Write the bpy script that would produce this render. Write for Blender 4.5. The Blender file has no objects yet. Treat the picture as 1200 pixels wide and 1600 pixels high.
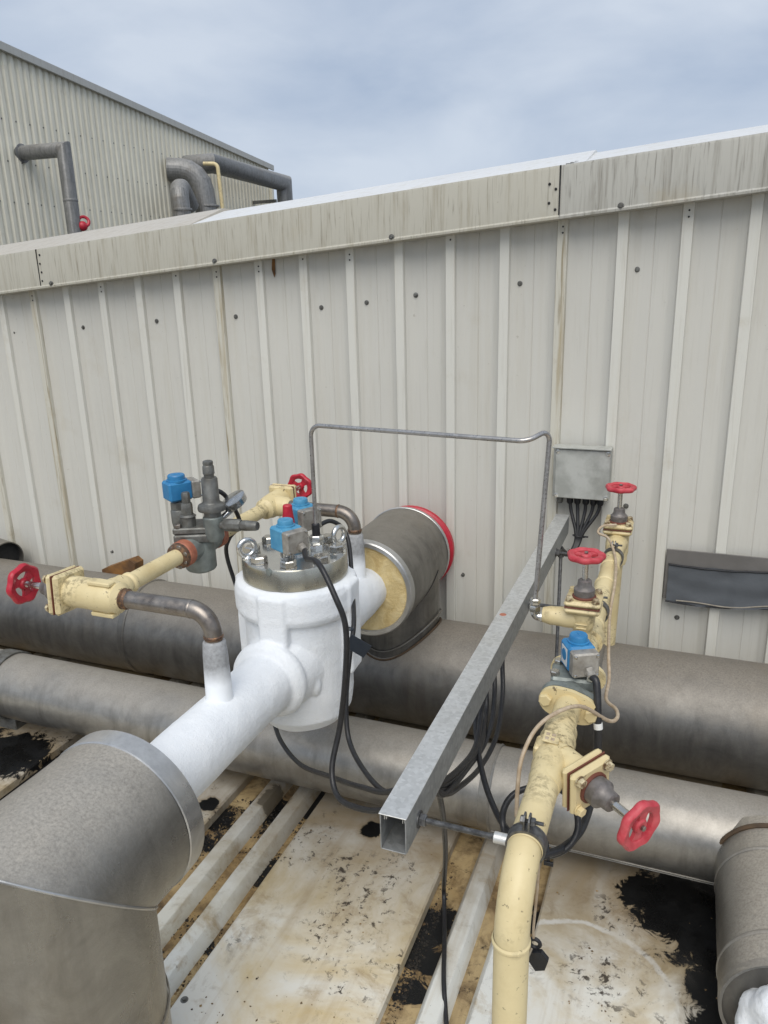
import bpy, math, random
from mathutils import Vector, Matrix, noise as mnoise
V = Vector
rnd = random.Random(7)
scene = bpy.context.scene
C = scene.collection

# ------------------------------------------------------------------ camera
# world origin = camera position; +Y runs towards the clad wall, +X to the right along it
FPX = 1202.0
YAW, PITCH, ROLL = math.radians(21.83), math.radians(16.70), math.radians(-1.54)
fw = V((-math.sin(YAW)*math.cos(PITCH), math.cos(YAW)*math.cos(PITCH), -math.sin(PITCH)))
rt = V((math.cos(YAW), math.sin(YAW), 0)); up = rt.cross(fw)
rt2 = math.cos(ROLL)*rt + math.sin(ROLL)*up
up2 = -math.sin(ROLL)*rt + math.cos(ROLL)*up
cam_d = bpy.data.cameras.new('camera'); cam = bpy.data.objects.new('camera', cam_d); C.objects.link(cam)
M = Matrix.Identity(4)
for i in range(3):
    M[i][0] = rt2[i]; M[i][1] = up2[i]; M[i][2] = -fw[i]
cam.matrix_world = M
cam_d.sensor_fit = 'VERTICAL'; cam_d.sensor_height = 36.0; cam_d.lens = 36.0*FPX/1600.0
cam_d.clip_start = 0.02; cam_d.clip_end = 2000
scene.camera = cam

# ------------------------------------------------------------------ sky, sun, exposure (overcast)
SUN_EL, SUN_AZ = math.radians(54), math.radians(166)      # azimuth clockwise from +Y
w = bpy.data.worlds.new('World'); scene.world = w; w.use_nodes = True
nt = w.node_tree; nt.nodes.clear()
out = nt.nodes.new('ShaderNodeOutputWorld'); bg = nt.nodes.new('ShaderNodeBackground')
sky = nt.nodes.new('ShaderNodeTexSky'); sky.sky_type = 'NISHITA'; sky.sun_disc = False
sky.sun_elevation = SUN_EL; sky.sun_rotation = SUN_AZ; sky.air_density = 1.0; sky.dust_density = 2.0
tc = nt.nodes.new('ShaderNodeTexCoord')
mp = nt.nodes.new('ShaderNodeMapping'); mp.inputs['Scale'].default_value = (1.0, 1.0, 2.2); mp.inputs['Location'].default_value = (0.35, 0.2, 0.1)
ns = nt.nodes.new('ShaderNodeTexNoise'); ns.inputs['Scale'].default_value = 3.4; ns.inputs['Detail'].default_value = 7; ns.inputs['Roughness'].default_value = 0.5; ns.inputs['Distortion'].default_value = 0.25
rp = nt.nodes.new('ShaderNodeValToRGB')
rp.color_ramp.elements[0].position = 0.36; rp.color_ramp.elements[0].color = (0.238, 0.288, 0.372, 1)
rp.color_ramp.elements[1].position = 0.66; rp.color_ramp.elements[1].color = (0.362, 0.402, 0.462, 1)
cs = nt.nodes.new('ShaderNodeVectorMath'); cs.operation = 'SCALE'; cs.inputs['Scale'].default_value = 10.0
mx = nt.nodes.new('ShaderNodeMix'); mx.data_type = 'RGBA'; mx.inputs[0].default_value = 0.95
nt.links.new(tc.outputs['Generated'], mp.inputs['Vector']); nt.links.new(mp.outputs[0], ns.inputs['Vector'])
nt.links.new(ns.outputs['Fac'], rp.inputs['Fac']); nt.links.new(rp.outputs['Color'], cs.inputs[0])
nt.links.new(sky.outputs[0], mx.inputs[6]); nt.links.new(cs.outputs[0], mx.inputs[7])
nt.links.new(mx.outputs[2], bg.inputs['Color']); bg.inputs['Strength'].default_value = 0.10
nt.links.new(bg.outputs[0], out.inputs['Surface'])
sd = bpy.data.lights.new('sun', 'SUN'); sd.energy = 1.5; sd.angle = math.radians(50); sd.color = (1.0, 0.955, 0.885)
so = bpy.data.objects.new('sun', sd); C.objects.link(so)
sdir = V((math.sin(SUN_AZ)*math.cos(SUN_EL), math.cos(SUN_AZ)*math.cos(SUN_EL), math.sin(SUN_EL)))
so.rotation_euler = sdir.to_track_quat('Z', 'Y').to_euler(); so.location = (0, 0, 8)
vs = scene.view_settings; vs.view_transform = 'Standard'; vs.look = 'None'; vs.exposure = 0.78; vs.gamma = 1.0

# ------------------------------------------------------------------ materials
class NM:
    def __init__(s, name):
        s.m = bpy.data.materials.new(name); s.m.use_nodes = True
        s.t = s.m.node_tree; s.t.nodes.clear()
        s.o = s.t.nodes.new('ShaderNodeOutputMaterial'); s.b = s.t.nodes.new('ShaderNodeBsdfPrincipled')
        s.t.links.new(s.b.outputs[0], s.o.inputs[0])
        s.g = s.t.nodes.new('ShaderNodeNewGeometry')
    def n(s, k): return s.t.nodes.new(k)
    def put(s, sock, v):
        if isinstance(v, (int, float)): sock.default_value = v
        elif isinstance(v, (tuple, list)):
            sock.default_value = tuple(v) + ((1,) if len(sock.default_value) == 4 and len(v) == 3 else ())
        else: s.t.links.new(v, sock)
    def pos(s, sc=(1, 1, 1), loc=(0, 0, 0)):
        m = s.n('ShaderNodeMapping'); s.t.links.new(s.g.outputs['Position'], m.inputs['Vector'])
        m.inputs['Scale'].default_value = sc; m.inputs['Location'].default_value = loc
        return m.outputs[0]
    def noise(s, scale, detail=4, rough=.55, vec=None, dist=0.0):
        x = s.n('ShaderNodeTexNoise'); x.inputs['Scale'].default_value = scale; x.inputs['Detail'].default_value = detail
        x.inputs['Roughness'].default_value = rough; x.inputs['Distortion'].default_value = dist
        s.t.links.new(vec if vec is not None else s.pos(), x.inputs['Vector']); return x.outputs['Fac']
    def voro(s, scale, vec=None, out='Distance', feat='F1'):
        x = s.n('ShaderNodeTexVoronoi'); x.feature = feat; x.inputs['Scale'].default_value = scale
        s.t.links.new(vec if vec is not None else s.pos(), x.inputs['Vector']); return x.outputs[out]
    def ramp(s, fac, stops):
        x = s.n('ShaderNodeValToRGB'); cr = x.color_ramp
        while len(cr.elements) < len(stops): cr.elements.new(0.5)
        for e, (p, c) in zip(cr.elements, stops):
            e.position = p; e.color = (c, c, c, 1) if isinstance(c, (int, float)) else tuple(c) + (1,)
        s.t.links.new(fac, x.inputs[0]); return x.outputs[0]
    def mix(s, f, a, b, mode='MIX'):
        x = s.n('ShaderNodeMix'); x.data_type = 'RGBA'; x.blend_type = mode
        s.put(x.inputs[0], f); s.put(x.inputs[6], a); s.put(x.inputs[7], b); return x.outputs[2]
    def math(s, op, a, b=0.0, clamp=False):
        x = s.n('ShaderNodeMath'); x.operation = op; x.use_clamp = clamp
        s.put(x.inputs[0], a); s.put(x.inputs[1], b); return x.outputs[0]
    def sep(s, vec):
        x = s.n('ShaderNodeSeparateXYZ'); s.t.links.new(vec, x.inputs[0]); return x.outputs
    def blob(s, x, y, r, z=None):
        d = s.n('ShaderNodeVectorMath'); d.operation = 'DISTANCE'
        m = s.pos((1, 1, 0) if z is None else (1, 1, 1)); s.t.links.new(m, d.inputs[0])
        d.inputs[1].default_value = (x, y, 0 if z is None else z)
        k = s.math('DIVIDE', d.outputs['Value'], r)
        return s.math('SUBTRACT', 1.0, k, True)
    def bump(s, h, strength=.3, dist=.01):
        x = s.n('ShaderNodeBump'); x.inputs['Strength'].default_value = strength; x.inputs['Distance'].default_value = dist
        s.t.links.new(h, x.inputs['Height']); s.t.links.new(x.outputs[0], s.b.inputs['Normal'])
    def fin(s, col, rough=.5, metal=0.0, spec=None):
        s.put(s.b.inputs['Base Color'], col); s.put(s.b.inputs['Roughness'], rough); s.put(s.b.inputs['Metallic'], metal)
        if spec is not None: s.b.inputs['Specular IOR Level'].default_value = spec
        return s.m

def simple(name, a, b=None, scale=25, rough=.5, metal=0.0, bump=0.0, lo=.35, hi=.68, rv=.12, bd=.004):
    k = NM(name); n1 = k.noise(scale, 6, .6)
    b = b or tuple(c*.8 for c in a)
    col = k.ramp(n1, [(lo, b), (hi, a)])
    n2 = k.noise(scale*4, 3)
    r = k.ramp(n2, [(.3, max(.03, rough-rv)), (.7, min(1, rough+rv))])
    if bump: k.bump(k.noise(scale*5, 5), bump, bd)
    return k.fin(col, r, metal)

def clad(name, base, dirt, drip, rough=.42, streak=.5, brown=.35, f1=26, f2=75):
    k = NM(name)
    big = k.noise(1.1, 4, .5)
    col = k.ramp(big, [(.32, tuple(c*.93 for c in base)), (.68, base)])
    st = k.noise(1.0, 6, .65, k.pos((f1, f1, f1*.05)), .15)
    st2 = k.noise(1.0, 4, .6, k.pos((f2, f2, f2*.045), (3, 1, 2)), .5)
    m = k.ramp(st, [(.50, 0.0), (.68, 1.0)]); m2 = k.ramp(st2, [(.55, 0.0), (.70, 1.0)])
    col = k.mix(k.math('MULTIPLY', m, streak), col, dirt)
    col = k.mix(k.math('MULTIPLY', m2, streak*drip), col, tuple(c*.72 for c in dirt))
    sm = k.ramp(k.noise(3.3, 7, .68), [(.60, 0.0), (.72, 1.0)])
    col = k.mix(k.math('MULTIPLY', sm, brown), col, (.36, .30, .19))
    sp = k.ramp(k.noise(46, 3, .6), [(.72, 0.0), (.76, 1.0)])
    col = k.mix(k.math('MULTIPLY', sp, .35), col, (.2, .17, .12))
    k.bump(k.noise(5, 3), .08, .004)
    return k.fin(col, k.ramp(st, [(.3, rough-.06), (.7, rough+.15)]))

def jacket(name, lo, hi, dust, rough=.4, dustamt=.75, grain=90, metal=.82, streak=.55, wet=0.0, sp0=.78):
    k = NM(name)
    big = k.noise(3.2, 5, .6, None, .4)
    fine = k.noise(grain, 6, .7)
    swirl = k.noise(9, 8, .72, None, 1.2)
    col = k.ramp(swirl, [(.30, lo), (.70, hi)])
    st = k.noise(1.0, 5, .6, k.pos((22, 22, 2.0)), .2)
    col = k.mix(k.math('MULTIPLY', k.ramp(st, [(.46, 0.0), (.70, 1.0)]), streak), col, tuple(c*.45 for c in lo))
    nz = k.sep(k.g.outputs['Normal'])[2]
    top = k.ramp(k.math('ADD', k.math('MULTIPLY', nz, .8), k.math('MULTIPLY', big, .5)), [(.55, 0.0), (1.0, 1.0)])
    gr = k.ramp(fine, [(.34, tuple(c*sp0 for c in dust)), (.50, dust), (.68, tuple(min(1, c*(2-sp0)*.98) for c in dust))])
    f = k.math('MULTIPLY', top, dustamt)
    col = k.mix(f, col, gr)
    br = k.ramp(k.noise(2.1, 6, .65, k.pos((1, 1, 1), (4, 2, 7))), [(.55, 0.0), (.72, 1.0)])
    col = k.mix(k.math('MULTIPLY', br, .35), col, (.19, .15, .10))
    r = k.math('ADD', k.ramp(big, [(.3, rough-.08), (.7, rough+.10)]), k.math('MULTIPLY', f, .18))
    met = k.math('SUBTRACT', metal, k.math('MULTIPLY', f, .55), True)
    h = k.math('ADD', k.math('MULTIPLY', k.noise(2.5, 2), 1.0), k.math('MULTIPLY', fine, .12 + wet))
    k.bump(h, .22, .012)
    return k.fin(col, r, met)

MAT = {}
MAT['wall'] = clad('cladding_paint', (.585, .573, .522), (.47, .44, .36), .5, streak=.28, brown=.16, f1=16)
MAT['rib'] = clad('rib_paint', (.65, .64, .58), (.52, .48, .39), .6, streak=.40, brown=.3)
MAT['rib_stained'] = clad('stained_rib_paint', (.58, .56, .48), (.34, .27, .15), 1.0, streak=.9, brown=.6)
MAT['fascia'] = clad('fascia_paint', (.46, .44, .37), (.32, .29, .22), 1.0, streak=.7, brown=.3, f1=55, f2=130)
MAT['fascia_dark'] = clad('grimy_fascia_paint', (.43, .42, .375), (.22, .205, .17), 1.0, streak=.75, brown=.3, f1=40, f2=110)
MAT['roofwhite'] = clad('roof_paint', (.70, .70, .69), (.50, .47, .40), .4, streak=.35, brown=.25)
MAT['rooftan'] = clad('tan_roof_paint', (.52, .475, .40), (.36, .32, .26), .4, streak=.35, brown=.4)
MAT['farwall'] = clad('far_cladding_paint', (.76, .725, .60), (.34, .31, .24), .6, streak=.6, brown=.2)
MAT['farrib'] = clad('far_rib_paint', (.79, .755, .63), (.58, .53, .41), .6, streak=.5, brown=.2)
MAT['fartrim'] = clad('far_trim_paint', (.48, .48, .45), (.32, .3, .25), .4, streak=.4)
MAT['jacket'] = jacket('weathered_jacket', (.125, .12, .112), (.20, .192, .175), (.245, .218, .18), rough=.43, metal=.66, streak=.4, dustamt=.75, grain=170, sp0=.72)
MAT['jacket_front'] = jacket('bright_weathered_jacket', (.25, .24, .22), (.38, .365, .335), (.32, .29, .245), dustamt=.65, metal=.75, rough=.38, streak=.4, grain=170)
MAT['jacket_tee'] = jacket('dark_jacket', (.16, .152, .138), (.27, .258, .235), (.235, .215, .18), rough=.42, dustamt=.7, grain=150, sp0=.85)
MAT['jacket_near'] = jacket('wet_jacket', (.23, .22, .20), (.33, .318, .29), (.43, .39, .33), rough=.30, grain=150, dustamt=.8, wet=.5, streak=.25, sp0=.70)
MAT['jacket_far'] = jacket('far_jacket', (.20, .20, .195), (.30, .295, .285), (.30, .29, .275), metal=.45, rough=.5, dustamt=.5, grain=12)
MAT['band'] = jacket('bright_band', (.40, .40, .395), (.58, .58, .57), (.50, .49, .47), rough=.3, dustamt=.35, streak=.15)

def galv(name, a, b, sc=55, rough=.4, metal=.75):
    k = NM(name); v = k.voro(sc, None, 'Color'); sx = k.sep(v)[0]
    n1 = k.noise(14, 6, .65)
    col = k.ramp(k.math('ADD', k.math('MULTIPLY', sx, .45), k.math('MULTIPLY', n1, .6)), [(.25, b), (.75, a)])
    k.bump(k.noise(70, 3), .06, .003)
    return k.fin(col, k.ramp(n1, [(.3, rough-.1), (.7, rough+.12)]), metal)
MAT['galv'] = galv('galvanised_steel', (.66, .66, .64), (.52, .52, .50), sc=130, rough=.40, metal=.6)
MAT['galvside'] = galv('darker_galvanised_steel', (.36, .37, .37), (.25, .26, .26), sc=90, rough=.5, metal=.6)  # trunking channel: darker base colour than the lid's galvanised steel
MAT['box'] = simple('stained_galvanised_box', (.50, .505, .47), (.35, .355, .325), 11, .5, .3, lo=.40, hi=.60)
MAT['zinc'] = simple('zinc_plate', (.70, .70, .68), (.62, .62, .60), 12, .22, .92, rv=.05)
MAT['flangerim'] = simple('machined_rim', (.50, .48, .405), (.455, .44, .375), 5, .27, .9, rv=.04)
MAT['chrome'] = simple('chrome', (.58, .57, .54), (.48, .46, .42), 25, .22, .95)
MAT['rod'] = simple('grey_thread', (.22, .22, .22), (.10, .10, .10), 80, .45, .8)
MAT['steel'] = simple('bare_steel_pipe', (.33, .30, .27), (.19, .165, .145), 18, .38, .85)
MAT['weld'] = simple('heat_tinted_weld', (.30, .17, .09), (.10, .07, .06), 120, .4, .7, bump=.4)
MAT['tube'] = simple('stainless_tube', (.50, .485, .465), (.36, .345, .33), 40, .35, .85)
MAT['cast'] = simple('cast_grey', (.215, .218, .205), (.105, .10, .088), 30, .5, .55, bump=.25)
MAT['castgreen'] = simple('cast_grey_green', (.27, .30, .28), (.16, .175, .165), 30, .5, .35, bump=.15)
MAT['primer'] = simple('red_primer', (.46, .17, .095), (.30, .10, .06), 60, .6, 0, bump=.3)
MAT['rubber'] = simple('black_cable', (.022, .022, .024), (.012, .012, .013), 60, .42)
MAT['black'] = simple('black_plastic', (.018, .019, .022), (.010, .010, .012), 40, .5)
MAT['tag'] = simple('dark_blue_tag', (.016, .024, .036), (.010, .016, .026), 40, .5)
MAT['blue'] = simple('blue_plastic', (.035, .225, .45), (.022, .155, .35), 22, .42)
MAT['bluefrost'] = simple('frosted_blue_plastic', (.10, .33, .50), (.05, .235, .41), 35, .5, bump=.1)
MAT['red'] = simple('red_plastic', (.50, .020, .040), (.38, .014, .030), 30, .4)
MAT['redfaded'] = simple('faded_red_plastic', (.60, .10, .115), (.43, .03, .045), 38, .5, lo=.38, hi=.72)
MAT['white'] = simple('white_label', (.75, .75, .72), (.62, .62, .6), 50, .5)
MAT['termbox'] = simple('grey_terminal_box', (.42, .40, .36), (.24, .22, .19), 40, .5, .35, bump=.2)
MAT['gland'] = simple('grey_gland', (.22, .20, .19), (.13, .12, .11), 60, .5, .4)
MAT['rust'] = simple('rusty_plate', (.27, .125, .03), (.10, .05, .02), 14, .75, bump=.4)
MAT['patch'] = simple('grey_patch_sheet', (.17, .16, .15), (.125, .118, .11), 5, .6, 0, bump=.1)
MAT['flap'] = simple('grey_foil_flap', (.095, .105, .116), (.07, .077, .086), 4, .65, 0, bump=.2, bd=.01)
MAT['beige'] = simple('beige_tube', (.50, .41, .30), (.36, .27, .18), 60, .5)
MAT['sealant'] = simple('brown_sealant', (.085, .052, .026), (.05, .032, .018), 40, .7)
MAT['backing'] = simple('torn_backing', (.30, .27, .22), (.2, .18, .15), 40, .7)
MAT['boltworn'] = simple('worn_cream_bolt', (.58, .50, .32), (.20, .13, .07), 90, .5, .3, lo=.42, hi=.56)
MAT['gasket'] = simple('rust_red_gasket', (.16, .05, .03), None, 60, .7)
MAT['dirt'] = simple('black_dirt', (.035, .027, .018), (.008, .007, .006), 60, .75, bump=.6)
MAT['ground'] = simple('yard_asphalt', (.10, .10, .095), (.06, .06, .058), 3, .85)
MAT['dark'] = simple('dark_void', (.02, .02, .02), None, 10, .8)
MAT['glass'] = simple('gauge_rim', (.55, .55, .54), (.38, .38, .37), 40, .18, .9)

def yellow():
    k = NM('cream_yellow_paint')
    n1 = k.noise(9, 6, .6); col = k.ramp(n1, [(.3, (.60, .485, .255)), (.7, (.71, .595, .345))])
    d = k.ramp(k.noise(5.0, 8, .72), [(.50, 0.0), (.72, 1.0)]); col = k.mix(k.math('MULTIPLY', d, .5), col, (.40, .29, .12))
    ch = k.ramp(k.noise(70, 4, .6), [(.655, 0.0), (.68, 1.0)]); col = k.mix(k.math('MULTIPLY', ch, .8), col, (.10, .07, .04))
    pt = k.ramp(k.noise(3.3, 4, .6, k.pos((1, 1, 1), (9, 3, 1))), [(.45, 0.0), (.7, 1.0)]); col = k.mix(k.math('MULTIPLY', pt, .4), col, (.74, .64, .38))
    gm = k.math('MULTIPLY', k.ramp(k.noise(6.5, 3, .5, k.pos((1, 1, 1), (1, 8, 3))), [(.50, 0.0), (.63, 1.0)]), k.ramp(k.noise(55, 6, .7), [(.47, 0.0), (.60, 1.0)]))
    col = k.mix(k.math('MULTIPLY', gm, .6), col, (.09, .065, .03))
    k.bump(k.noise(60, 4), .12, .004)
    return k.fin(col, k.ramp(n1, [(.3, .38), (.7, .55)]))
MAT['yellow'] = yellow()

def ice(name='frost'):
    k = NM(name); n1 = k.noise(14, 6, .6); n2 = k.noise(120, 4, .7); n3 = k.noise(5, 4)
    col = k.ramp(n1, [(.3, (.76, .79, .82)), (.7, (.82, .84, .86))])
    col = k.mix(k.math('MULTIPLY', k.ramp(n3, [(.5, 0.0), (.75, 1.0)]), .15), col, (.64, .70, .77))
    h = k.math('ADD', k.math('MULTIPLY', n1, 1.0), k.math('MULTIPLY', n2, .25)); k.bump(k.math('ADD', h, k.math('MULTIPLY', k.math('ADD', k.math('MULTIPLY', k.noise(55, 5, .7), 1.2), k.noise(300, 3, .7)), .5)), .75, .005)

    return k.fin(col, k.ramp(n2, [(.3, .75), (.7, .95)]), 0.0, .25)
MAT['ice'] = ice()
def thinfrost():
    k = NM('thin_frost'); n1 = k.noise(90, 5, .7); z = k.sep(k.g.outputs['Position'])[2]
    n2 = k.math('ADD', k.math('MULTIPLY', k.noise(12, 3), .06), z)
    f = k.ramp(k.math('ADD', k.math('MULTIPLY', k.math('ADD', n2, 1.0), 6.0), 0.0), [(.0, 0.0), (.16, .0), (.45, 1.0)])
    return k.fin(k.mix(f, (.86, .89, .92), k.ramp(n1, [(.3, (.24, .24, .24)), (.7, (.40, .41, .42))])), .6)
MAT['frostpipe'] = thinfrost()
def foam():
    k = NM('cut_foam'); n1 = k.noise(16, 7, .65, None, .8); n2 = k.noise(85, 5, .7)
    col = k.ramp(n1, [(.28, (.40, .27, .10)), (.5, (.60, .47, .23)), (.75, (.70, .58, .33))])
    k.bump(k.math('ADD', n1, k.math('MULTIPLY', n2, .5)), .6, .012); return k.fin(col, .85)
MAT['foam'] = foam()

FLOOR_Z = -1.88
BLKP = [(.10, 2.11, .15), (.24, 2.06, .20), (.0, 2.13, .08), (.20, 1.85, .08), (.24, 1.70, .11), (.30, 1.5, .14), (.15, 1.99, .05), (-2.55, 2.03, .17), (-2.70, 1.9, .25), (-.93, 2.12, .045), (-1.56, 2.04, .04)]
BLK = [(.10, 2.11, .17), (.24, 2.06, .20), (.0, 2.12, .10), (.20, 1.85, .09), (.24, 1.70, .12), (.30, 1.5, .16), (.15, 1.99, .07), (-2.41, 1.99, .26), (-2.23, 2.14, .13), (-2.62, 2.13, .3), (-2.75, 1.85, .3), (-2.1, 1.95, .08),
       (-.60, 1.70, .07), (-.60, 1.84, .07), (-.595, 1.58, .05), (-2.2, 2.1, .3), (-2.3, 1.95, .2), (-1.345, 2.13, .10), (-1.21, 2.21, .10), (-.93, 2.11, .05), (-1.22, 1.86, .05), (-1.20, 1.80, .035), (-1.215, 1.50, .03), (-.33, 1.95, .06), (-.36, 1.45, .08), (-.48, 1.3, .1), (-1.5, 2.02, .06), (-1.47, 1.9, .05)]
def floor_mat(name, base, tan, brown, blk, black=1.0, tanpos=(.42, .62), brpos=(.56, .72), fla=.92, grime=.0, rag=1.3, clus=()):
    k = NM(name)
    n1 = k.noise(2.6, 6, .6, None, .5); n2 = k.noise(7.5, 8, .7, k.pos((1, 1, 1), (2, 7, 1)), .4); n3 = k.noise(38, 6, .7)
    col = k.mix(k.ramp(n1, [(tanpos[0], 0.0), (tanpos[1], 1.0)]), base, tan)
    col = k.mix(k.math('MULTIPLY', k.ramp(n2, [(brpos[0], 0.0), (brpos[1], 1.0)]), .75), col, brown)
    st = k.noise(1.0, 5, .6, k.pos((18, 1.1, 5)), .2)
    col = k.mix(k.math('MULTIPLY', k.ramp(st, [(.52, 0.0), (.68, 1.0)]), .35), col, brown)
    if grime:
        yy = k.math('ADD', k.sep(k.g.outputs['Position'])[1], k.math('MULTIPLY', k.math('SUBTRACT', n1, .5), .9))
        yy = k.math('ADD', yy, k.math('MULTIPLY', k.math('SUBTRACT', n2, .5), .35))
        col = k.mix(k.math('MULTIPLY', k.ramp(k.math('MULTIPLY', yy, .4), [(.64, 0.0), (.84, 1.0)]), grime), col, (.185, .135, .078))
        for (cx_, cy_, cr_, wd) in ((-.146, 1.686, .262, .012), (-.02, 1.30, .34, .006)):
            dd = k.n('ShaderNodeVectorMath'); dd.operation = 'DISTANCE'; k.t.links.new(k.pos((1, 1, 0)), dd.inputs[0]); dd.inputs[1].default_value = (cx_, cy_, 0)
            ring = k.math('ABSOLUTE', k.math('SUBTRACT', k.math('ADD', dd.outputs['Value'], k.math('MULTIPLY', n2, .05)), cr_+.025))
            rm = k.math('MULTIPLY', k.ramp(k.math('DIVIDE', ring, wd), [(.4, 1.0), (1.0, 0.0)]), k.ramp(n1, [(.42, 0.0), (.55, .75)]))
            col = k.mix(rm, col, (.62, .61, .57))
    s = None
    for (x, y, r) in blk:
        b = k.blob(x, y, r*1.55); s = b if s is None else k.math('MAXIMUM', s, b)
    mask = k.math('ADD', s, k.math('MULTIPLY', k.math('SUBTRACT', k.noise(14, 8, .72, None, .6), .5), rag))
    bm = k.ramp(mask, [(.33, 0.0), (.40, 1.0)])
    halo = k.ramp(mask, [(.08, 0.0), (.36, 1.0)])
    col = k.mix(k.math('MULTIPLY', halo, .55), col, tuple(c*.55 for c in brown))
    fl = k.math('MULTIPLY', k.ramp(k.noise(3.1, 4, .6, k.pos((1, 1, 1), (5, 5, 0))), [(.50, 0.0), (.62, 1.0)]), k.ramp(k.noise(34, 8, .76, None, .5), [(.565, 0.0), (.59, 1.0)]))
    for (x, y, r) in clus:
        fl = k.math('MAXIMUM', fl, k.math('MULTIPLY', k.ramp(k.blob(x, y, r), [(.05, 0.0), (.5, 1.0)]), k.ramp(k.noise(30, 8, .74, k.pos((1, 1, 1), (3, 1, 4)), .4), [(.55, 0.0), (.60, 1.0)])))
    sp = k.ramp(k.noise(75, 3, .6), [(.70, 0.0), (.73, 1.0)])
    col = k.mix(k.math('MULTIPLY', fl, fla), col, (.035, .025, .018)); col = k.mix(k.math('MULTIPLY', sp, .45), col, (.08, .05, .03))
    col = k.mix(k.math('MULTIPLY', bm, black), col, (.006, .006, .006))
    k.bump(k.math('SUBTRACT', k.math('ADD', k.math('MULTIPLY', n3, .3), k.math('MULTIPLY', n1, .5)), k.math('MULTIPLY', fl, .2)), .25, .006)
    r = k.math('SUBTRACT', k.ramp(n2, [(.3, .38), (.7, .65)]), k.math('MULTIPLY', bm, k.ramp(k.noise(9, 3), [(.45, 0.0), (.6, .28)])))
    return k.fin(col, r, 0.0, .3)
MAT['panel'] = floor_mat('dirty_white_panel', (.70, .68, .61), (.58, .465, .265), (.35, .25, .13), BLKP, grime=.75, clus=((-.83, 1.78, .16), (-.92, 1.90, .14), (-.78, 1.95, .12), (-.10, 1.78, .14), (-.06, 2.02, .12)))
MAT['frib'] = floor_mat('dirty_white_rib', (.68, .68, .63), (.56, .52, .41), (.36, .26, .13), [(-1.345, 2.16, .06), (-.33, 1.95, .03)], .6, (.45, .68), (.54, .70), fla=.12, grime=.6)
MAT['valley'] = floor_mat('dirty_valley', (.46, .35, .19), (.33, .225, .10), (.085, .05, .025), BLK[12:], 1.0, (.38, .6), (.45, .62), fla=.8, rag=2.6)
MAT['pebble'] = simple('crumbly_dirt', (.30, .20, .09), (.03, .02, .012), 40, .85, lo=.42, hi=.62)

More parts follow.
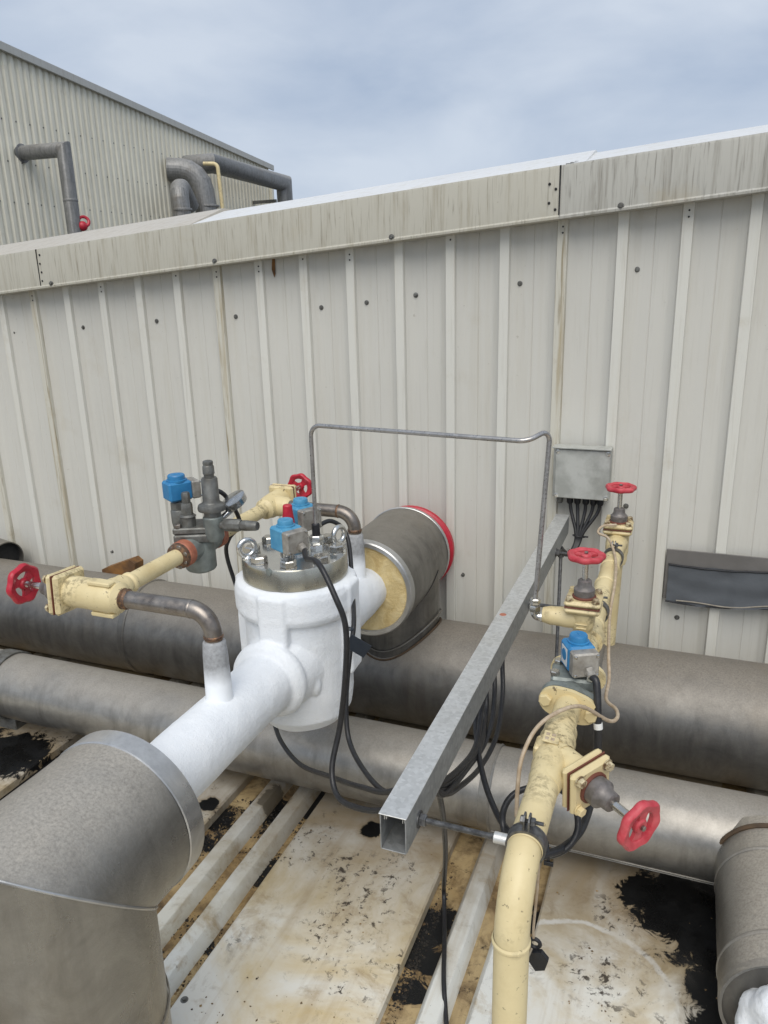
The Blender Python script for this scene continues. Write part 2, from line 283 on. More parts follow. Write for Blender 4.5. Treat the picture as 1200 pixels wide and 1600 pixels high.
# ------------------------------------------------------------------ mesh builder
def basis(ax):
    ax = V(ax).normalized(); h = V((0, 0, 1)) if abs(ax.z) < .9 else V((1, 0, 0))
    u = h.cross(ax).normalized(); v = ax.cross(u); return u, v, ax
BASE = {}
class MB:
    def __init__(s): s.v = []; s.f = []
    def add(s, vs_, fs):
        o = len(s.v); s.v += [V(p) for p in vs_]; s.f += [tuple(i+o for i in f) for f in fs]; return s
    def rings(s, rings, cap0=True, cap1=True, closed=False):
        n = len(rings[0]); vs_ = [p for r in rings for p in r]; fs = []
        m = len(rings)
        for i in range(m if closed else m-1):
            a, b = i*n, ((i+1) % m)*n
            for j in range(n): fs.append((a+j, a+(j+1) % n, b+(j+1) % n, b+j))
        if not closed:
            if cap0: fs.append(tuple(range(n-1, -1, -1)))
            if cap1: fs.append(tuple(range((m-1)*n, m*n)))
        return s.add(vs_, fs)
    def lathe(s, o, ax, prof, n=32, cap=True, rot=0.0):
        u, v, a = basis(ax); o = V(o); R = []
        for h, r in prof:
            R.append([o + a*h + (u*math.cos(rot+2*math.pi*j/n) + v*math.sin(rot+2*math.pi*j/n))*max(r, 1e-5) for j in range(n)])
        return s.rings(R, cap, cap)
    def cyl(s, a, b, r, n=24, bev=0.0, r2=None):
        a, b = V(a), V(b); L = (b-a).length; r2 = r if r2 is None else r2
        p = [(0, r), (L, r2)] if bev == 0 else [(0, r-bev), (bev, r), (L-bev, r2), (L, r2-bev)]
        return s.lathe(a, b-a, p, n)
    def hexa(s, o, ax, r, h, n=6, rot=0.3):
        return s.lathe(o, ax, [(0, r*.94), (h*.08, r), (h*.82, r), (h, r*.84)], n, True, rot)
    def tube(s, path, r, n=14, cap=True):
        P = [V(p) for p in path]; m = len(P); T = []
        for i in range(m):
            T.append((P[min(i+1, m-1)] - P[max(i-1, 0)]).normalized())
        u = basis(T[0])[0]; R = []
        for i in range(m):
            u = (u - T[i]*u.dot(T[i])).normalized(); v = T[i].cross(u)
            rr = r[i] if isinstance(r, (list, tuple)) else r
            R.append([P[i] + (u*math.cos(2*math.pi*j/n) + v*math.sin(2*math.pi*j/n))*rr for j in range(n)])
        return s.rings(R, cap, cap)
    def mtube(s, pts, r, n=22):
        P = [V(p) for p in pts]; u = basis(P[1]-P[0])[0]; R = []
        for i, p in enumerate(P):
            d = (P[i+1]-p).normalized() if i < len(P)-1 else (p-P[i-1]).normalized()
            d0 = (p-P[i-1]).normalized() if i else d
            u = (u - d0*u.dot(d0)).normalized(); v = d0.cross(u); nrm = (d0+d).normalized(); ring = []
            for j in range(n):
                q = p + (u*math.cos(2*math.pi*j/n) + v*math.sin(2*math.pi*j/n))*r
                ring.append(q + d0*(nrm.dot(p-q)/nrm.dot(d0)))
            R.append(ring)
        return s.rings(R)
    def box(s, c, size, bev=.002, X=(1, 0, 0), Y=(0, 1, 0), Z=None):
        c = V(c); X = V(X).normalized(); Y = V(Y).normalized(); Z = V(Z).normalized() if Z else X.cross(Y).normalized()
        h = [d/2 for d in size]; bev = min(bev, min(h)*.9); vs_ = []; idx = {}
        for sx in (-1, 1):
            for sy in (-1, 1):
                for sz in (-1, 1):
                    for k in range(3):
                        d = [sx*h[0], sy*h[1], sz*h[2]]
                        for q in range(3):
                            if q != k: d[q] -= (sx, sy, sz)[q]*bev
                        idx[(sx, sy, sz, k)] = len(vs_); vs_.append(c + X*d[0] + Y*d[1] + Z*d[2])
        fs = []
        g = lambda a, k: idx[tuple(a) + (k,)]
        for k in range(3):
            i, j = [(1, 2), (2, 0), (0, 1)][k]
            for sg in (-1, 1):
                q = []
                for (a, b) in ((-1, -1), (1, -1), (1, 1), (-1, 1)):
                    t = [0, 0, 0]; t[k] = sg; t[i] = a; t[j] = b; q.append(g(t, k))
                fs.append(tuple(q if sg > 0 else q[::-1]))
        for k in range(3):
            i, j = [(1, 2), (2, 0), (0, 1)][k]
            for a in (-1, 1):
                for b in (-1, 1):
                    t0 = [0, 0, 0]; t1 = [0, 0, 0]; t0[k] = -1; t1[k] = 1; t0[i] = t1[i] = a; t0[j] = t1[j] = b
                    q = [g(t0, i), g(t1, i), g(t1, j), g(t0, j)]
                    fs.append(tuple(q if a*b < 0 else q[::-1]))
        for sx in (-1, 1):
            for sy in (-1, 1):
                for sz in (-1, 1):
                    q = [g((sx, sy, sz), k) for k in range(3)]
                    fs.append(tuple(q if sx*sy*sz > 0 else q[::-1]))
        return s.add(vs_, fs)
    def prism(s, pts, o, X, Y, d0, d1):
        o, X, Y = V(o), V(X), V(Y); Z = X.cross(Y); n = len(pts)
        vs_ = [o + X*a + Y*b + Z*d0 for a, b in pts] + [o + X*a + Y*b + Z*d1 for a, b in pts]
        fs = [tuple(range(n-1, -1, -1)), tuple(range(n, 2*n))] + [(i, (i+1) % n, n+(i+1) % n, n+i) for i in range(n)]
        return s.add(vs_, fs)
    def torus(s, o, ax, R, r, n=28, m=12, fn=None, sq=1.0):
        u, v, a = basis(ax); o = V(o); rg = []
        for i in range(n):
            t = 2*math.pi*i/n; d = u*math.cos(t) + v*math.sin(t); RR = R*(fn(t) if fn else 1.0)
            rg.append([o + d*(RR + r*math.cos(2*math.pi*j/m)) + a*(r*sq*math.sin(2*math.pi*j/m)) for j in range(m)])
        return s.rings(rg, closed=True)
    def sphere(s, o, r, n=14, m=8, sc=(1, 1, 1)):
        o = V(o); R = []
        for i in range(m+1):
            t = math.pi*i/m; R.append([o + V((r*sc[0]*max(1e-4, math.sin(t))*math.cos(2*math.pi*j/n), r*sc[1]*max(1e-4, math.sin(t))*math.sin(2*math.pi*j/n), -r*sc[2]*math.cos(t))) for j in range(n)])
        return s.rings(R)
    def mesh(s, name, base=(0, 0, 0), ang=32):
        me = bpy.data.meshes.new(name); b = V(base)
        me.from_pydata([tuple(p-b) for p in s.v], [], s.f); me.update()
        me.polygons.foreach_set('use_smooth', [True]*len(me.polygons))
        me.set_sharp_from_angle(angle=math.radians(ang))
        return me
    def build(s, name, mat, parent=None, ang=32, base=None):
        b = BASE[parent.name] if parent is not None else (V(base) if base is not None else V((0, 0, 0)))
        o = bpy.data.objects.new(name, s.mesh(name, b, ang)); C.objects.link(o)
        o.data.materials.append(MAT[mat] if isinstance(mat, str) else mat)
        if parent is not None: o.parent = parent
        else: o.location = b
        BASE[o.name] = b
        return o
def tag(o, label, cat, group=None):
    o['label'] = label; o['category'] = cat
    if group: o['group'] = group
    return o
def thing(name, label, cat, base, group=None):
    o = bpy.data.objects.new(name, None); C.objects.link(o); o.location = base; o.empty_display_size = .05
    BASE[o.name] = V(base); return tag(o, label, cat, group)
def single(mb, name, mat, label, cat, base, group=None, ang=32):
    return tag(mb.build(name, mat, None, ang, base), label, cat, group)
def struct(mb, name, mat):
    o = mb.build(name, mat); o['kind'] = 'structure'; return o
def fillet(pts, rad, seg=7):
    P = [V(p) for p in pts]; out_ = [P[0]]
    for i in range(1, len(P)-1):
        a, b, c = P[i-1], P[i], P[i+1]; d1 = (a-b).normalized(); d2 = (c-b).normalized()
        th = math.acos(max(-1, min(1, d1.dot(d2)))); r = rad[i-1] if isinstance(rad, (list, tuple)) else rad
        t = r/math.tan(th/2); t = min(t, (a-b).length*.49 if i > 1 else (a-b).length*.98, (c-b).length*.98); r = t*math.tan(th/2)
        bis = (d1+d2).normalized(); o = b + bis*(r/math.sin(th/2))
        s0 = b + d1*t - o; s1 = b + d2*t - o
        for k in range(seg+1):
            w_ = s0.angle(s1); q = k/seg
            out_.append(o + (s0*math.sin((1-q)*w_) + s1*math.sin(q*w_))/math.sin(w_) if w_ > 1e-4 else o+s0)
    out_.append(P[-1]); return out_
def spline(pts, k=7):
    P = [V(p) for p in pts]; P = [P[0]*2-P[1]] + P + [P[-1]*2-P[-2]]; o = []
    for i in range(1, len(P)-2):
        for j in range(k):
            t = j/k; a, b, c, d = P[i-1], P[i], P[i+1], P[i+2]
            o.append(.5*((2*b) + (c-a)*t + (2*a-5*b+4*c-d)*t*t + (3*b-a-3*c+d)*t**3))
    o.append(P[-2]); return o

# ------------------------------------------------------------------ ground and the roof we stand on
struct(MB().add([(-400, -400, -8), (400, -400, -8), (400, 400, -8), (-400, 400, -8)], [(0, 1, 2, 3)]), 'ground', 'ground')
DZ = FLOOR_Z - .035
deck = struct(MB().box((-1.0, .7, DZ-.1), (9, 5.4, .2), .002), 'roof_deck', 'valley')
PX0, PER, PW = -1.18, .88, .545
for k in range(-4, 4):
    x0 = PX0 + k*PER
    mb = MB(); n = 24; ys = [-1.9 + (3.36+1.9)*i/n for i in range(n+1)]
    prof = [(x0, DZ-.01), (x0+.002, FLOOR_Z-.006), (x0+.008, FLOOR_Z), (x0+PW/2, FLOOR_Z+.003), (x0+PW-.008, FLOOR_Z), (x0+PW-.002, FLOOR_Z-.006), (x0+PW, DZ-.01)]
    R = []
    for y in ys:
        R.append([V((x + .0025*mnoise.noise(V((x*9, y*14, k))), y, z + (.004*mnoise.noise(V((x*4, y*3, 5+k))) if z > DZ else 0))) for x, z in prof])
    mb.rings(R); mb.build('roof_panel', 'panel', deck)
    for rx in (x0-.078, x0-.205):
        m2 = MB(); R = []
        for i in range(31):
            y = -1.9 + 5.24*i/30; j = .003*mnoise.noise(V((rx*7, y*6, 2)))
            R.append([V((rx+dx+j, y, DZ+dz)) for dx, dz in ((-.044, -.004), (-.026, .040), (-.022, .043), (.022, .043), (.026, .040), (.044, -.004))])
        m2.rings(R); m2.build('roof_rib', 'frib', deck)
for i, (x, y, z) in enumerate([(-1.262, 1.305, DZ+.043), (-1.155, 1.31, FLOOR_Z), (-.475, 1.90, DZ), (-1.262, 1.20, DZ+.043), (-.29, 1.62, FLOOR_Z)]):
    p = MB().lathe((x, y, z-.002), (0, 0, 1), [(0, .011), (.004, .011), (.0045, .008)], 18).hexa((x, y, z+.002), (0, 0, 1), .0058, .007).build('roof_screw', 'cast', deck)
# dirt and grit lying in the valleys (uncountable)
mb = MB()
for i in range(2600):
    band = rnd.choice([(-.628, -.592), (-.505, -.47), (-.372, -.318), (-1.24, -1.19), (-1.355, -1.29), (-1.50, -1.42)])
    x = rnd.uniform(*band); y = rnd.uniform(1.0, 2.1)
    if mnoise.noise(V((x*6, y*4, 3))) < -.05 and rnd.random() < .8: continue
    s = rnd.choice((.0015, .002, .003, .005)) * rnd.uniform(.6, 1.3); c = V((x, y, DZ+s*.2))
    mb.add([c+V((rnd.uniform(.5, 1.3)*s*math.cos(a), rnd.uniform(.5, 1.3)*s*math.sin(a), -s*.3)) for a in (0, 1.6, 3.1, 4.7)] + [c+V((rnd.uniform(-.3, .3)*s, rnd.uniform(-.3, .3)*s, s*.6))], [(0, 1, 4), (1, 2, 4), (2, 3, 4), (3, 0, 4)])
for i in range(500):
    x = rnd.uniform(-1.15, .25); y = rnd.uniform(1.1, 2.1)
    if -.63 < x < -.30 or mnoise.noise(V((x*4, y*4, 8))) < .1: continue
    s = rnd.choice((.0015, .0025, .004)); c = V((x, y, FLOOR_Z+.003))
    mb.add([c+V((rnd.uniform(.5, 1.5)*s*math.cos(a), rnd.uniform(.5, 1.5)*s*math.sin(a), -s*.2)) for a in (0, 1.6, 3.1, 4.7)] + [c+V((0, 0, s*.4))], [(0, 1, 4), (1, 2, 4), (2, 3, 4), (3, 0, 4)])
g = mb.build('dirt_litter', 'pebble', None, 20); g['kind'] = 'stuff'; g['label'] = 'dark dirt crumbs and flakes lying in the roof valleys'; g['category'] = 'dirt'

mb = MB()
CH = [(-.632, -.592), (-.508, -.468), (-.372, -.312), (-1.242, -1.186), (-1.36, -1.28), (-1.505, -1.42)]
for i in range(4200):
    x0_, x1_ = rnd.choice(CH); x = rnd.uniform(x0_, x1_); y = rnd.uniform(1.15, 2.15)
    near = min(math.hypot(x-a, y-b)/c for a, b, c in BLK[12:])
    if rnd.random() > (1.1 - near*.62) and mnoise.noise(V((x*5, y*7, 1))) < .28: continue
    s = rnd.choice((.002, .003, .004, .006)) * rnd.uniform(.6, 1.2); c = V((x, y, DZ+s*.15))
    mb.add([c+V((rnd.uniform(.5, 1.4)*s*math.cos(a), rnd.uniform(.5, 1.4)*s*math.sin(a), -s*.3)) for a in (0, 1.2, 2.5, 3.8, 5.0)] + [c+V((rnd.uniform(-.3, .3)*s, rnd.uniform(-.3, .3)*s, s*.75))], [(0, 1, 5), (1, 2, 5), (2, 3, 5), (3, 4, 5), (4, 0, 5)])
g = mb.build('moss_clumps', 'dirt', None, 20); g['kind'] = 'stuff'; g['label'] = 'black mossy clumps packed into the channels between roof ribs'; g['category'] = 'moss'

# ------------------------------------------------------------------ low plant building: ribbed wall, fascia, roof
bld = thing('plant_building', 'long low building clad in dirty off white ribbed metal sheet', 'building', (-1, 3.2, DZ))
WY, RY, PIT = 3.145, 3.112, .22
fb = lambda x: .245 + .0775*x
ft = lambda x: .422 + .0755*x
RIBX = [-.493 + PIT*k for k in range(-20, 12)]
ST = {-.493, }
for k, x in enumerate(RIBX):
    zt = fb(x)+.05; zb = -1.93; mb = MB(); R = []; nz = 10
    for i in range(nz+1):
        z = zb + (zt-zb)*i/nz; j = .0012*mnoise.noise(V((x*5, z*3, 1)))
        R.append([V((x+dx+j, y, z)) for dx, y in ((-.026, WY+.004), (-.019, RY+.0015), (-.0175, RY), (.0175, RY), (.019, RY+.0015), (.026, WY+.004))])
    mb.rings(R)
    stained = (k % 7 == 6) or abs(x+2.033) < .02 or abs(x+.493) < .02 or abs(x+3.133) < .02
    r = mb.build('wall_rib', 'rib_stained' if stained else 'rib', bld)
    # the flat pan to the right of the rib with its shallow middle crease
    mb = MB(); R = []; X0, X1 = x+.022, x+PIT-.022; mid = (X0+X1)/2
    for i in range(nz+1):
        z = zb + (zt-zb)*i/nz
        prof = []
        for t in (0, .14, .19, .25, .485, .5, .515, .75, .81, .86, 1):
            px = X0+(X1-X0)*t; yy = WY - .0005 + .0030*mnoise.noise(V((px*6, z*4, 9))) + (.0022 if t == .5 else 0) - (.016 if t in (0, 1) else .0016 if t in (.14, .86) else 0)
            prof.append(V((px, yy, z)))
        prof += [V((X1, WY+.02, z)), V((X0, WY+.02, z))]
        R.append(prof)
    mb.rings(R); mb.build('wall_pan', 'wall', bld, 24)
    if k % 2 == 0 or -2.1 < x < -1.2:
        for dz in ((.028, .05) if k % 3 else (.022,)): MB().lathe((x+.002, RY+.001, fb(x)-dz), (0, -1, 0), [(0, .0035), (.0025, .0035), (.003, .002)], 10).build('rivet', 'dark', r)
scr = [(-3.318, -.209), (-2.861, -.184), (-2.41, -.156), (-1.967, -.139), (-1.529, -.104), (-1.313, -.086), (-1.091, -.059), (-.656, -.023), (-.217, .017), (.39, .06),
       (-2.33, -1.30), (-2.87, -1.38), (-.885, -1.28), (-.20, -.9), (.03, -1.36), (.18, -1.40), (-1.75, -1.33)]
for x, z in scr:
    MB().lathe((x, WY+.002, z), (0, -1, 0), [(0, .0105), (.004, .0105), (.005, .007)], 16).hexa((x, WY-.002, z), (0, -1, 0), .0062, .007).build('wall_screw', 'cast', bld)
def strip(prof, x0, x1, fz, n=24):
    R = []
    for i in range(n+1):
        x = x0+(x1-x0)*i/n; j = .0018*mnoise.noise(V((x*3, 2, 7)))
        R.append([V((x, y+j*(0 if y > 3.1 else 1), z + fz(x))) for y, z in prof])
    return MB().rings(R)
for x0, x1, pr, mt in ((-6.0, -2.996, .0, 'fascia'), (-3.004, -.497, .004, 'fascia'), (-.503, 2.2, .0, 'fascia_dark')):
    FY = 3.05 - pr
    prof = [(WY-.01, -.004), (FY+.016, -.006), (FY-.004, -.004), (FY-.005, .004), (FY, .010), (FY+.0015, .168), (FY+.004, .178), (FY+.02, .181), (FY+.10, .15)]
    f = strip(prof, x0, x1, fb).build('fascia', mt, bld)
    if x0 == -.503:
        f['label'] = 'darker grimy fascia length on the right'
    for sx in [q for q in (-2.93, -1.99, -1.155, -.28, .62) if x0 < q < x1]:
        MB().lathe((sx, FY+.001, fb(sx)+.012), (0, -1, 0), [(0, .0115), (.005, .0115), (.006, .008)], 16).hexa((sx, FY-.004, fb(sx)+.012), (0, -1, 0), .007, .008).build('fascia_screw', 'cast', f)
    for sx, dz in [((-.535), .12), ((-.512), .10), ((-.535), .055), ((-.512), .03), (-2.985, .03), (-2.982, .07), (-2.985, .11), (-2.98, .15), (-5, .1)]:
        if x0 < sx < x1:
            MB().lathe((sx, FY+.002, fb(sx)+dz), (0, -1, 0), [(0, .005), (.003, .005), (.005, .003)], 12).build('rivet', 'dark', f)
for x in (-.4985, -2.9995):
    strip([(3.060, .002), (3.0446, .002), (3.0446, .178), (3.060, .178)], x-.0018, x+.0028, fb, 1).build('fascia_joint', 'dark', bld)
# roof sheets rising from the fascia, then flat behind
for i, (x0, x1, mt) in enumerate(((-6, -2.15, 'rooftan'), (-2.15, -.42, 'roofwhite'), (-.42, 2.2, 'roofwhite'))):
    strip([(3.063, .172), (3.40, (.276, .262, .252)[i]), (4.6, (.272, .258, .248)[i]), (7.5, .10), (7.5, .06), (3.063, .150)], x0, x1, fb, 12).build('roof_sheet', mt, bld)
for i in range(9):                                        # serrated profile filler at the sheet lap
    x = -.475 + .012*i; yy = 3.12 + .028*i
    MB().box((x, yy, fb(x)+.1735+(yy-3.063)*.2018+.002), (.030, .016, .004), .001).build('profile_filler', 'cast', bld)
MB().box((-1.9, 5.4, -.93), (8.2, 4.4, 1.9), .01).build('core', 'wall', bld)
# brown run-down mark under the fascia
MB().prism([(0, 0), (.012, -.005), (.011, -.07), (.004, -.085), (-.006, -.05)], (-1.755, WY-.004, fb(-1.755)+.004), (1, 0, 0), (0, 0, 1), 0, .002).build('stain_drip', 'rust', bld)

# ------------------------------------------------------------------ far building on the left
FX = -14.4
fbld = thing('factory_building', 'tall beige corrugated factory wall rising behind the low building, sloping roof edge', 'building', (FX-4, 15, -8))
ftop = lambda y: 5.10 - (y-14.48)*(1.09/11.46)
FY0, FY1 = 3.0, 25.9
for (a, b, zo) in ((3.0, 9.0, 0), (9.0, 17.0, 0), (17.0, 25.9, 0)):
    MB().add([(FX, a, -8), (FX, b, -8), (FX, b, ftop(b)), (FX, a, ftop(a)), (FX-.1, a, -8), (FX-.1, b, -8), (FX-.1, b, ftop(b)), (FX-.1, a, ftop(a))],
             [(0, 1, 2, 3), (7, 6, 5, 4), (3, 2, 6, 7), (0, 4, 5, 1), (1, 5, 6, 2), (0, 3, 7, 4)]).build('wall_sheet', 'farwall', fbld)
n = int((FY1-10)/.2)
for i in range(n):
    y = 10 + .2*i + .1; zt = ftop(y)-.02
    R = [[V((FX+dx, y+dy, z)) for dx, dy in ((-.002, -.075), (.045, -.042), (.045, .042), (-.002, .075))] for z in (-2.0, zt)]
    MB().rings(R).build('wall_rib', 'farrib', fbld)
mb = MB()
for z0 in (3.6, 1.9, 2.75):
    for i in range(0, n, 2):
        y = 10+.2*i+.2
        if z0 < ftop(y)-.2: mb.box((FX+.006, y, z0), (.02, .03, .03), .004)
mb.build('sheet_screws', 'cast', fbld)['kind'] = 'stuff'
R = []
for y in (FY0, FY1+.15):
    z = ftop(y); R.append([V((FX+a, y, z+b)) for a, b in ((-.2, .02), (.10, .02), (.14, 0), (.14, -.16), (.10, -.17), (.05, -.12), (-.2, -.06))])
MB().rings(R).build('barge_trim', 'fartrim', fbld)
MB().box((FX+.03, FY1, 0), (.2, .14, 7.6), .01).build('corner_trim', 'farrib', fbld)
MB().add([(FX-.05, FY0, ftop(FY0)), (FX-.05, FY1, ftop(FY1)), (FX-14, FY1, ftop(FY1)), (FX-14, FY0, ftop(FY0)), (FX-.05, FY0, -8), (FX-.05, FY1, -8), (FX-14, FY1, -8), (FX-14, FY0, -8)],
         [(0, 1, 2, 3), (1, 5, 6, 2), (3, 7, 4, 0), (2, 6, 7, 3)]).build('roof', 'fartrim', fbld)
# pipes on the far wall
def far_pipe(label, pts, r, rad, bands, mt='jacket_far', name='vent_pipe', bandpts=()):
    t = thing(name, label, 'pipe', pts[0])
    if rad == 0: MB().mtube(pts, r, 26).build('pipe_shell', mt, t, 30)
    else: MB().mtube(fillet(pts, rad, bands), r, 26).build('pipe_shell', mt, t, 12 if bands < 6 else 40)
    for (o, a) in bandpts:
        MB().lathe(V(o)-V(a)*.03, a, [(0, r*1.0), (.01, r*1.035), (.05, r*1.035), (.06, r*1.0)], 22, False).build('band', mt, t)
    return t
far_pipe('grey jacketed pipe turning down from the far factory wall, on the left', [(FX-.05, 14.62, 2.96), (-13.18, 14.62, 2.94), (-13.18, 14.62, -.5)], .155, 0, 3, bandpts=[((-13.18, 14.62, 1.9), (0, 0, 1))])
MB().lathe((FX+.0, 14.62, 2.955), (1, 0, 0), [(0, .2), (.05, .2), (.06, .16)], 24).build('wall_collar', 'jacket_far', bpy.data.objects['vent_pipe'])
far_pipe('large segmented grey gooseneck pipe bending out of the factory wall', [(FX+.1, 19.9, 3.2), (-13.5, 20.3, 3.15), (-13.35, 20.35, 1.2)], .31, .62, 4, bandpts=[((-13.36, 20.35, 2.2), (0, 0, 1)), ((-13.36, 20.35, 1.7), (0, 0, 1))])
far_pipe('shorter grey gooseneck pipe tucked in front of the larger gooseneck', [(-13.6, 19.8, 2.15), (-13.5, 19.3, 2.65), (-13.3, 18.9, 2.45), (-13.2, 18.85, 1.0)], .25, .3, 2, bandpts=[((-13.2, 18.85, 2.0), (0, 0, 1))])
far_pipe('long grey duct running along the factory wall to its end', [(FX, 20.9, 3.42), (-13.5, 20.95, 3.42), (-13.5, 25.3, 3.30), (-13.5, 25.35, 1.0)], .27, 0, 3)
far_pipe('thin cream pipe beside the grey goosenecks on the factory wall', [(-13.5, 20.5, 3.36), (-13.1, 20.6, 3.34), (-13.0, 20.6, 1.0)], .055, .14, 7, 'yellow', 'thin_pipe')
MB().box((-13.9, 24.6, 2.68), (.9, .08, .10), .01).build('bracket', 'cast', bpy.data.objects['vent_pipe.003'])
# reddish valve wheel peeking over the roof by the first pipe
single(MB().torus((-13.0, 14.75, 1.46), (.6, -.5, .3), .11, .035, 20, 8).sphere((-13.02, 14.72, 1.36), .11, 10, 6), 'far_handwheel', 'red', 'small red handwheel just above the roof edge, at the foot of a far pipe', 'handwheel', (-13.0, 14.75, 1.1))

# ------------------------------------------------------------------ big insulated pipes
def run_pipe(name, label, y, z, r, seams, mt, x0, x1, lipang=None):
    t = thing(name, label, 'pipe', ((x0+x1)/2, y, z-r))
    xs = [x0] + seams + [x1]
    for i in range(len(xs)-1):
        a, b = xs[i], xs[i+1]; n = 14; R = []
        for q in range(n+1):
            x = a+(b-a)*q/n
            e = 0.0
            R.append([V((x, y + (r+e+.0022*mnoise.noise(V((x*3, j*.25, z*3))))*math.cos(2*math.pi*j/56), z + (r+e+.0022*mnoise.noise(V((x*3, j*.25, z*3+4))))*math.sin(2*math.pi*j/56))) for j in range(56)])
        MB().rings(R).build('jacket', mt, t, 50)
        if i:
            MB().lathe((a-.018, y, z), (1, 0, 0), [(0, r+.0005), (.004, r+.0035), (.03, r+.0035), (.034, r+.0065), (.038, r+.0035), (.04, r+.001)], 56, False).build('seam_bead', mt, t, 50)
    for ang in (lipang or []):
        c, s_ = math.cos(ang), math.sin(ang)
        m = MB(); R = []
        for q in range(25):
            x = -.50+(x1+.50)*q/24; e = .001*mnoise.noise(V((x*9, 1, 1)))
            R.append([V((x, y+(r+d+e)*math.cos(ang+k), z+(r+d+e)*math.sin(ang+k))) for d, k in ((-.002, -.03), (.003, -.025), (.0032, .07), (.006, .075), (.006, .083), (-.002, .095))])
        m.rings(R).build('lap_seam', 'jacket_tee', t)
    return t
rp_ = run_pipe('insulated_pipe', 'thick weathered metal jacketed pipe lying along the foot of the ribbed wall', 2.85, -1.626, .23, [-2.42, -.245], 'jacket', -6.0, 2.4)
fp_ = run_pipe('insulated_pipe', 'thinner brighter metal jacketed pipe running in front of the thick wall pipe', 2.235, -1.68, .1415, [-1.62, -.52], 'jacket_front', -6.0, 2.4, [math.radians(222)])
for x in (-2.72,):
    t = thing('pipe_support', 'dark steel pipe support under the front jacketed pipe at far left', 'support', (x, 2.235, DZ))
    MB().box((x, 2.235, -1.85), (.10, .10, .10), .004).build('post', 'cast', t)
    MB().box((x, 2.235, DZ+.012), (.18, .22, .014), .003).build('base_plate', 'cast', t)
    MB().lathe((x-.04, 2.235, -1.68), (1, 0, 0), [(0, .1425), (0, .150), (.08, .150), (.08, .1425)], 40, False).build('saddle', 'cast', t)

# tee on the rear pipe (rear end of the frosted line)
AX, AZ, JR = -1.1, -1.135, .193
def drum(o, ax, L, r, n=56, amp=.0015):
    u, v, a = basis(ax); o = V(o); R = []
    for q in range(9):
        h = L*q/8; R.append([o + a*h + (u*math.cos(2*math.pi*j/n) + v*math.sin(2*math.pi*j/n))*(r + amp*mnoise.noise(V((q*.7, j*.35, r*30)))) for j in range(n)])
    return R
t = thing('insulated_tee', 'dark jacketed pipe tee with red end cap and cut foam face by the wall', 'pipe', (AX, 2.85, -1.40))
R = drum((AX, 2.545, AZ), (0, 1, 0), .455, JR); MB().rings(R, False, False).build('jacket', 'jacket_tee', t, 50)
MB().lathe((AX, 2.52, AZ), (0, 1, 0), [(.006, JR-.022), (.0, JR-.018), (.0, JR-.004), (.004, JR+.001), (.034, JR+.002), (.037, JR-.002)], 64, False).build('end_band', 'band', t)
mb = MB(); R = []
for q, rr in enumerate((.085, .12, .15, JR-.019)):
    R.append([V((AX+rr*math.cos(2*math.pi*j/48), 2.528+.006*mnoise.noise(V((rr*40*math.cos(2*math.pi*j/48), rr*40*math.sin(2*math.pi*j/48), 2))), AZ+rr*math.sin(2*math.pi*j/48))) for j in range(48)])
mb.rings(R, False, False).build('foam_face', 'foam', t, 60)
def cross_cyl(name, x, y, r, ztop, under, mt, par, n=56, off=.0):
    R = [[], []]
    for j in range(n):
        a = 2*math.pi*j/n; px, py = x+r*math.cos(a), y+r*math.sin(a)
        R[0].append(V((px, py, under(px, py)+off))); R[1].append(V((px, py, ztop)))
    return MB().rings(R, False, False).build(name, mt, par, 50)
rear_top = lambda px, py: -1.626 + math.sqrt(max(1e-4, .23**2-(py-2.85)**2)) if abs(py-2.85) < .228 else -1.60
cross_cyl('branch_jacket', AX, 2.85, JR-.004, AZ, rear_top, 'jacket_tee', t, off=-.01)
sp = [V((AX+(JR+.004)*math.cos(a), 2.85+(JR+.004)*math.sin(a), rear_top(AX+(JR+.004)*math.cos(a), 2.85+(JR+.004)*math.sin(a))+.045)) for a in [2*math.pi*i/56 for i in range(57)]]
MB().tube(sp, .0035, 6).build('saddle_seam', 'jacket_tee', t)
sp = [V((AX+(JR+.002)*math.cos(a), 2.85+(JR+.002)*math.sin(a), rear_top(AX+(JR+.002)*math.cos(a), 2.85+(JR+.002)*math.sin(a))+.004)) for a in [2*math.pi*i/56 for i in range(57)]]
MB().tube(sp, .0045, 6).build('sealant_bead', 'sealant', t)
sp = []
for i in range(33):                                       # mitre seam round the underside of the horizontal drum
    a = -math.pi/2 + (i/32-.5)*math.pi*.94; yy = 2.85 - .19*math.cos((i/32-.5)*math.pi)
    sp.append(V((AX+(JR+.001)*math.cos(a), yy, AZ+(JR+.001)*math.sin(a))))
MB().tube(sp, .002, 6).build('mitre_seam', 'dark', t)
MB().lathe((AX+JR*.93, 2.83, AZ-JR*.38), (.93, 0, -.38), [(-.004, .006), (.004, .006), (.007, .003)], 12).build('rivet', 'cast', t)
MB().lathe((AX, 3.0, AZ), (0, 1, 0), [(-.012, JR+.001), (-.010, JR+.004), (.004, JR+.004), (.006, JR-.01)], 56, False).build('bead', 'band', t)
MB().lathe((AX+.012, 3.004, AZ-.002), (0, 1, 0), [(.0, .16), (.022, .16), (.030, JR-.010), (.036, JR-.003), (.056, JR-.003), (.062, JR-.010), (.062, .02)], 56, False).build('end_cap', 'red', t)

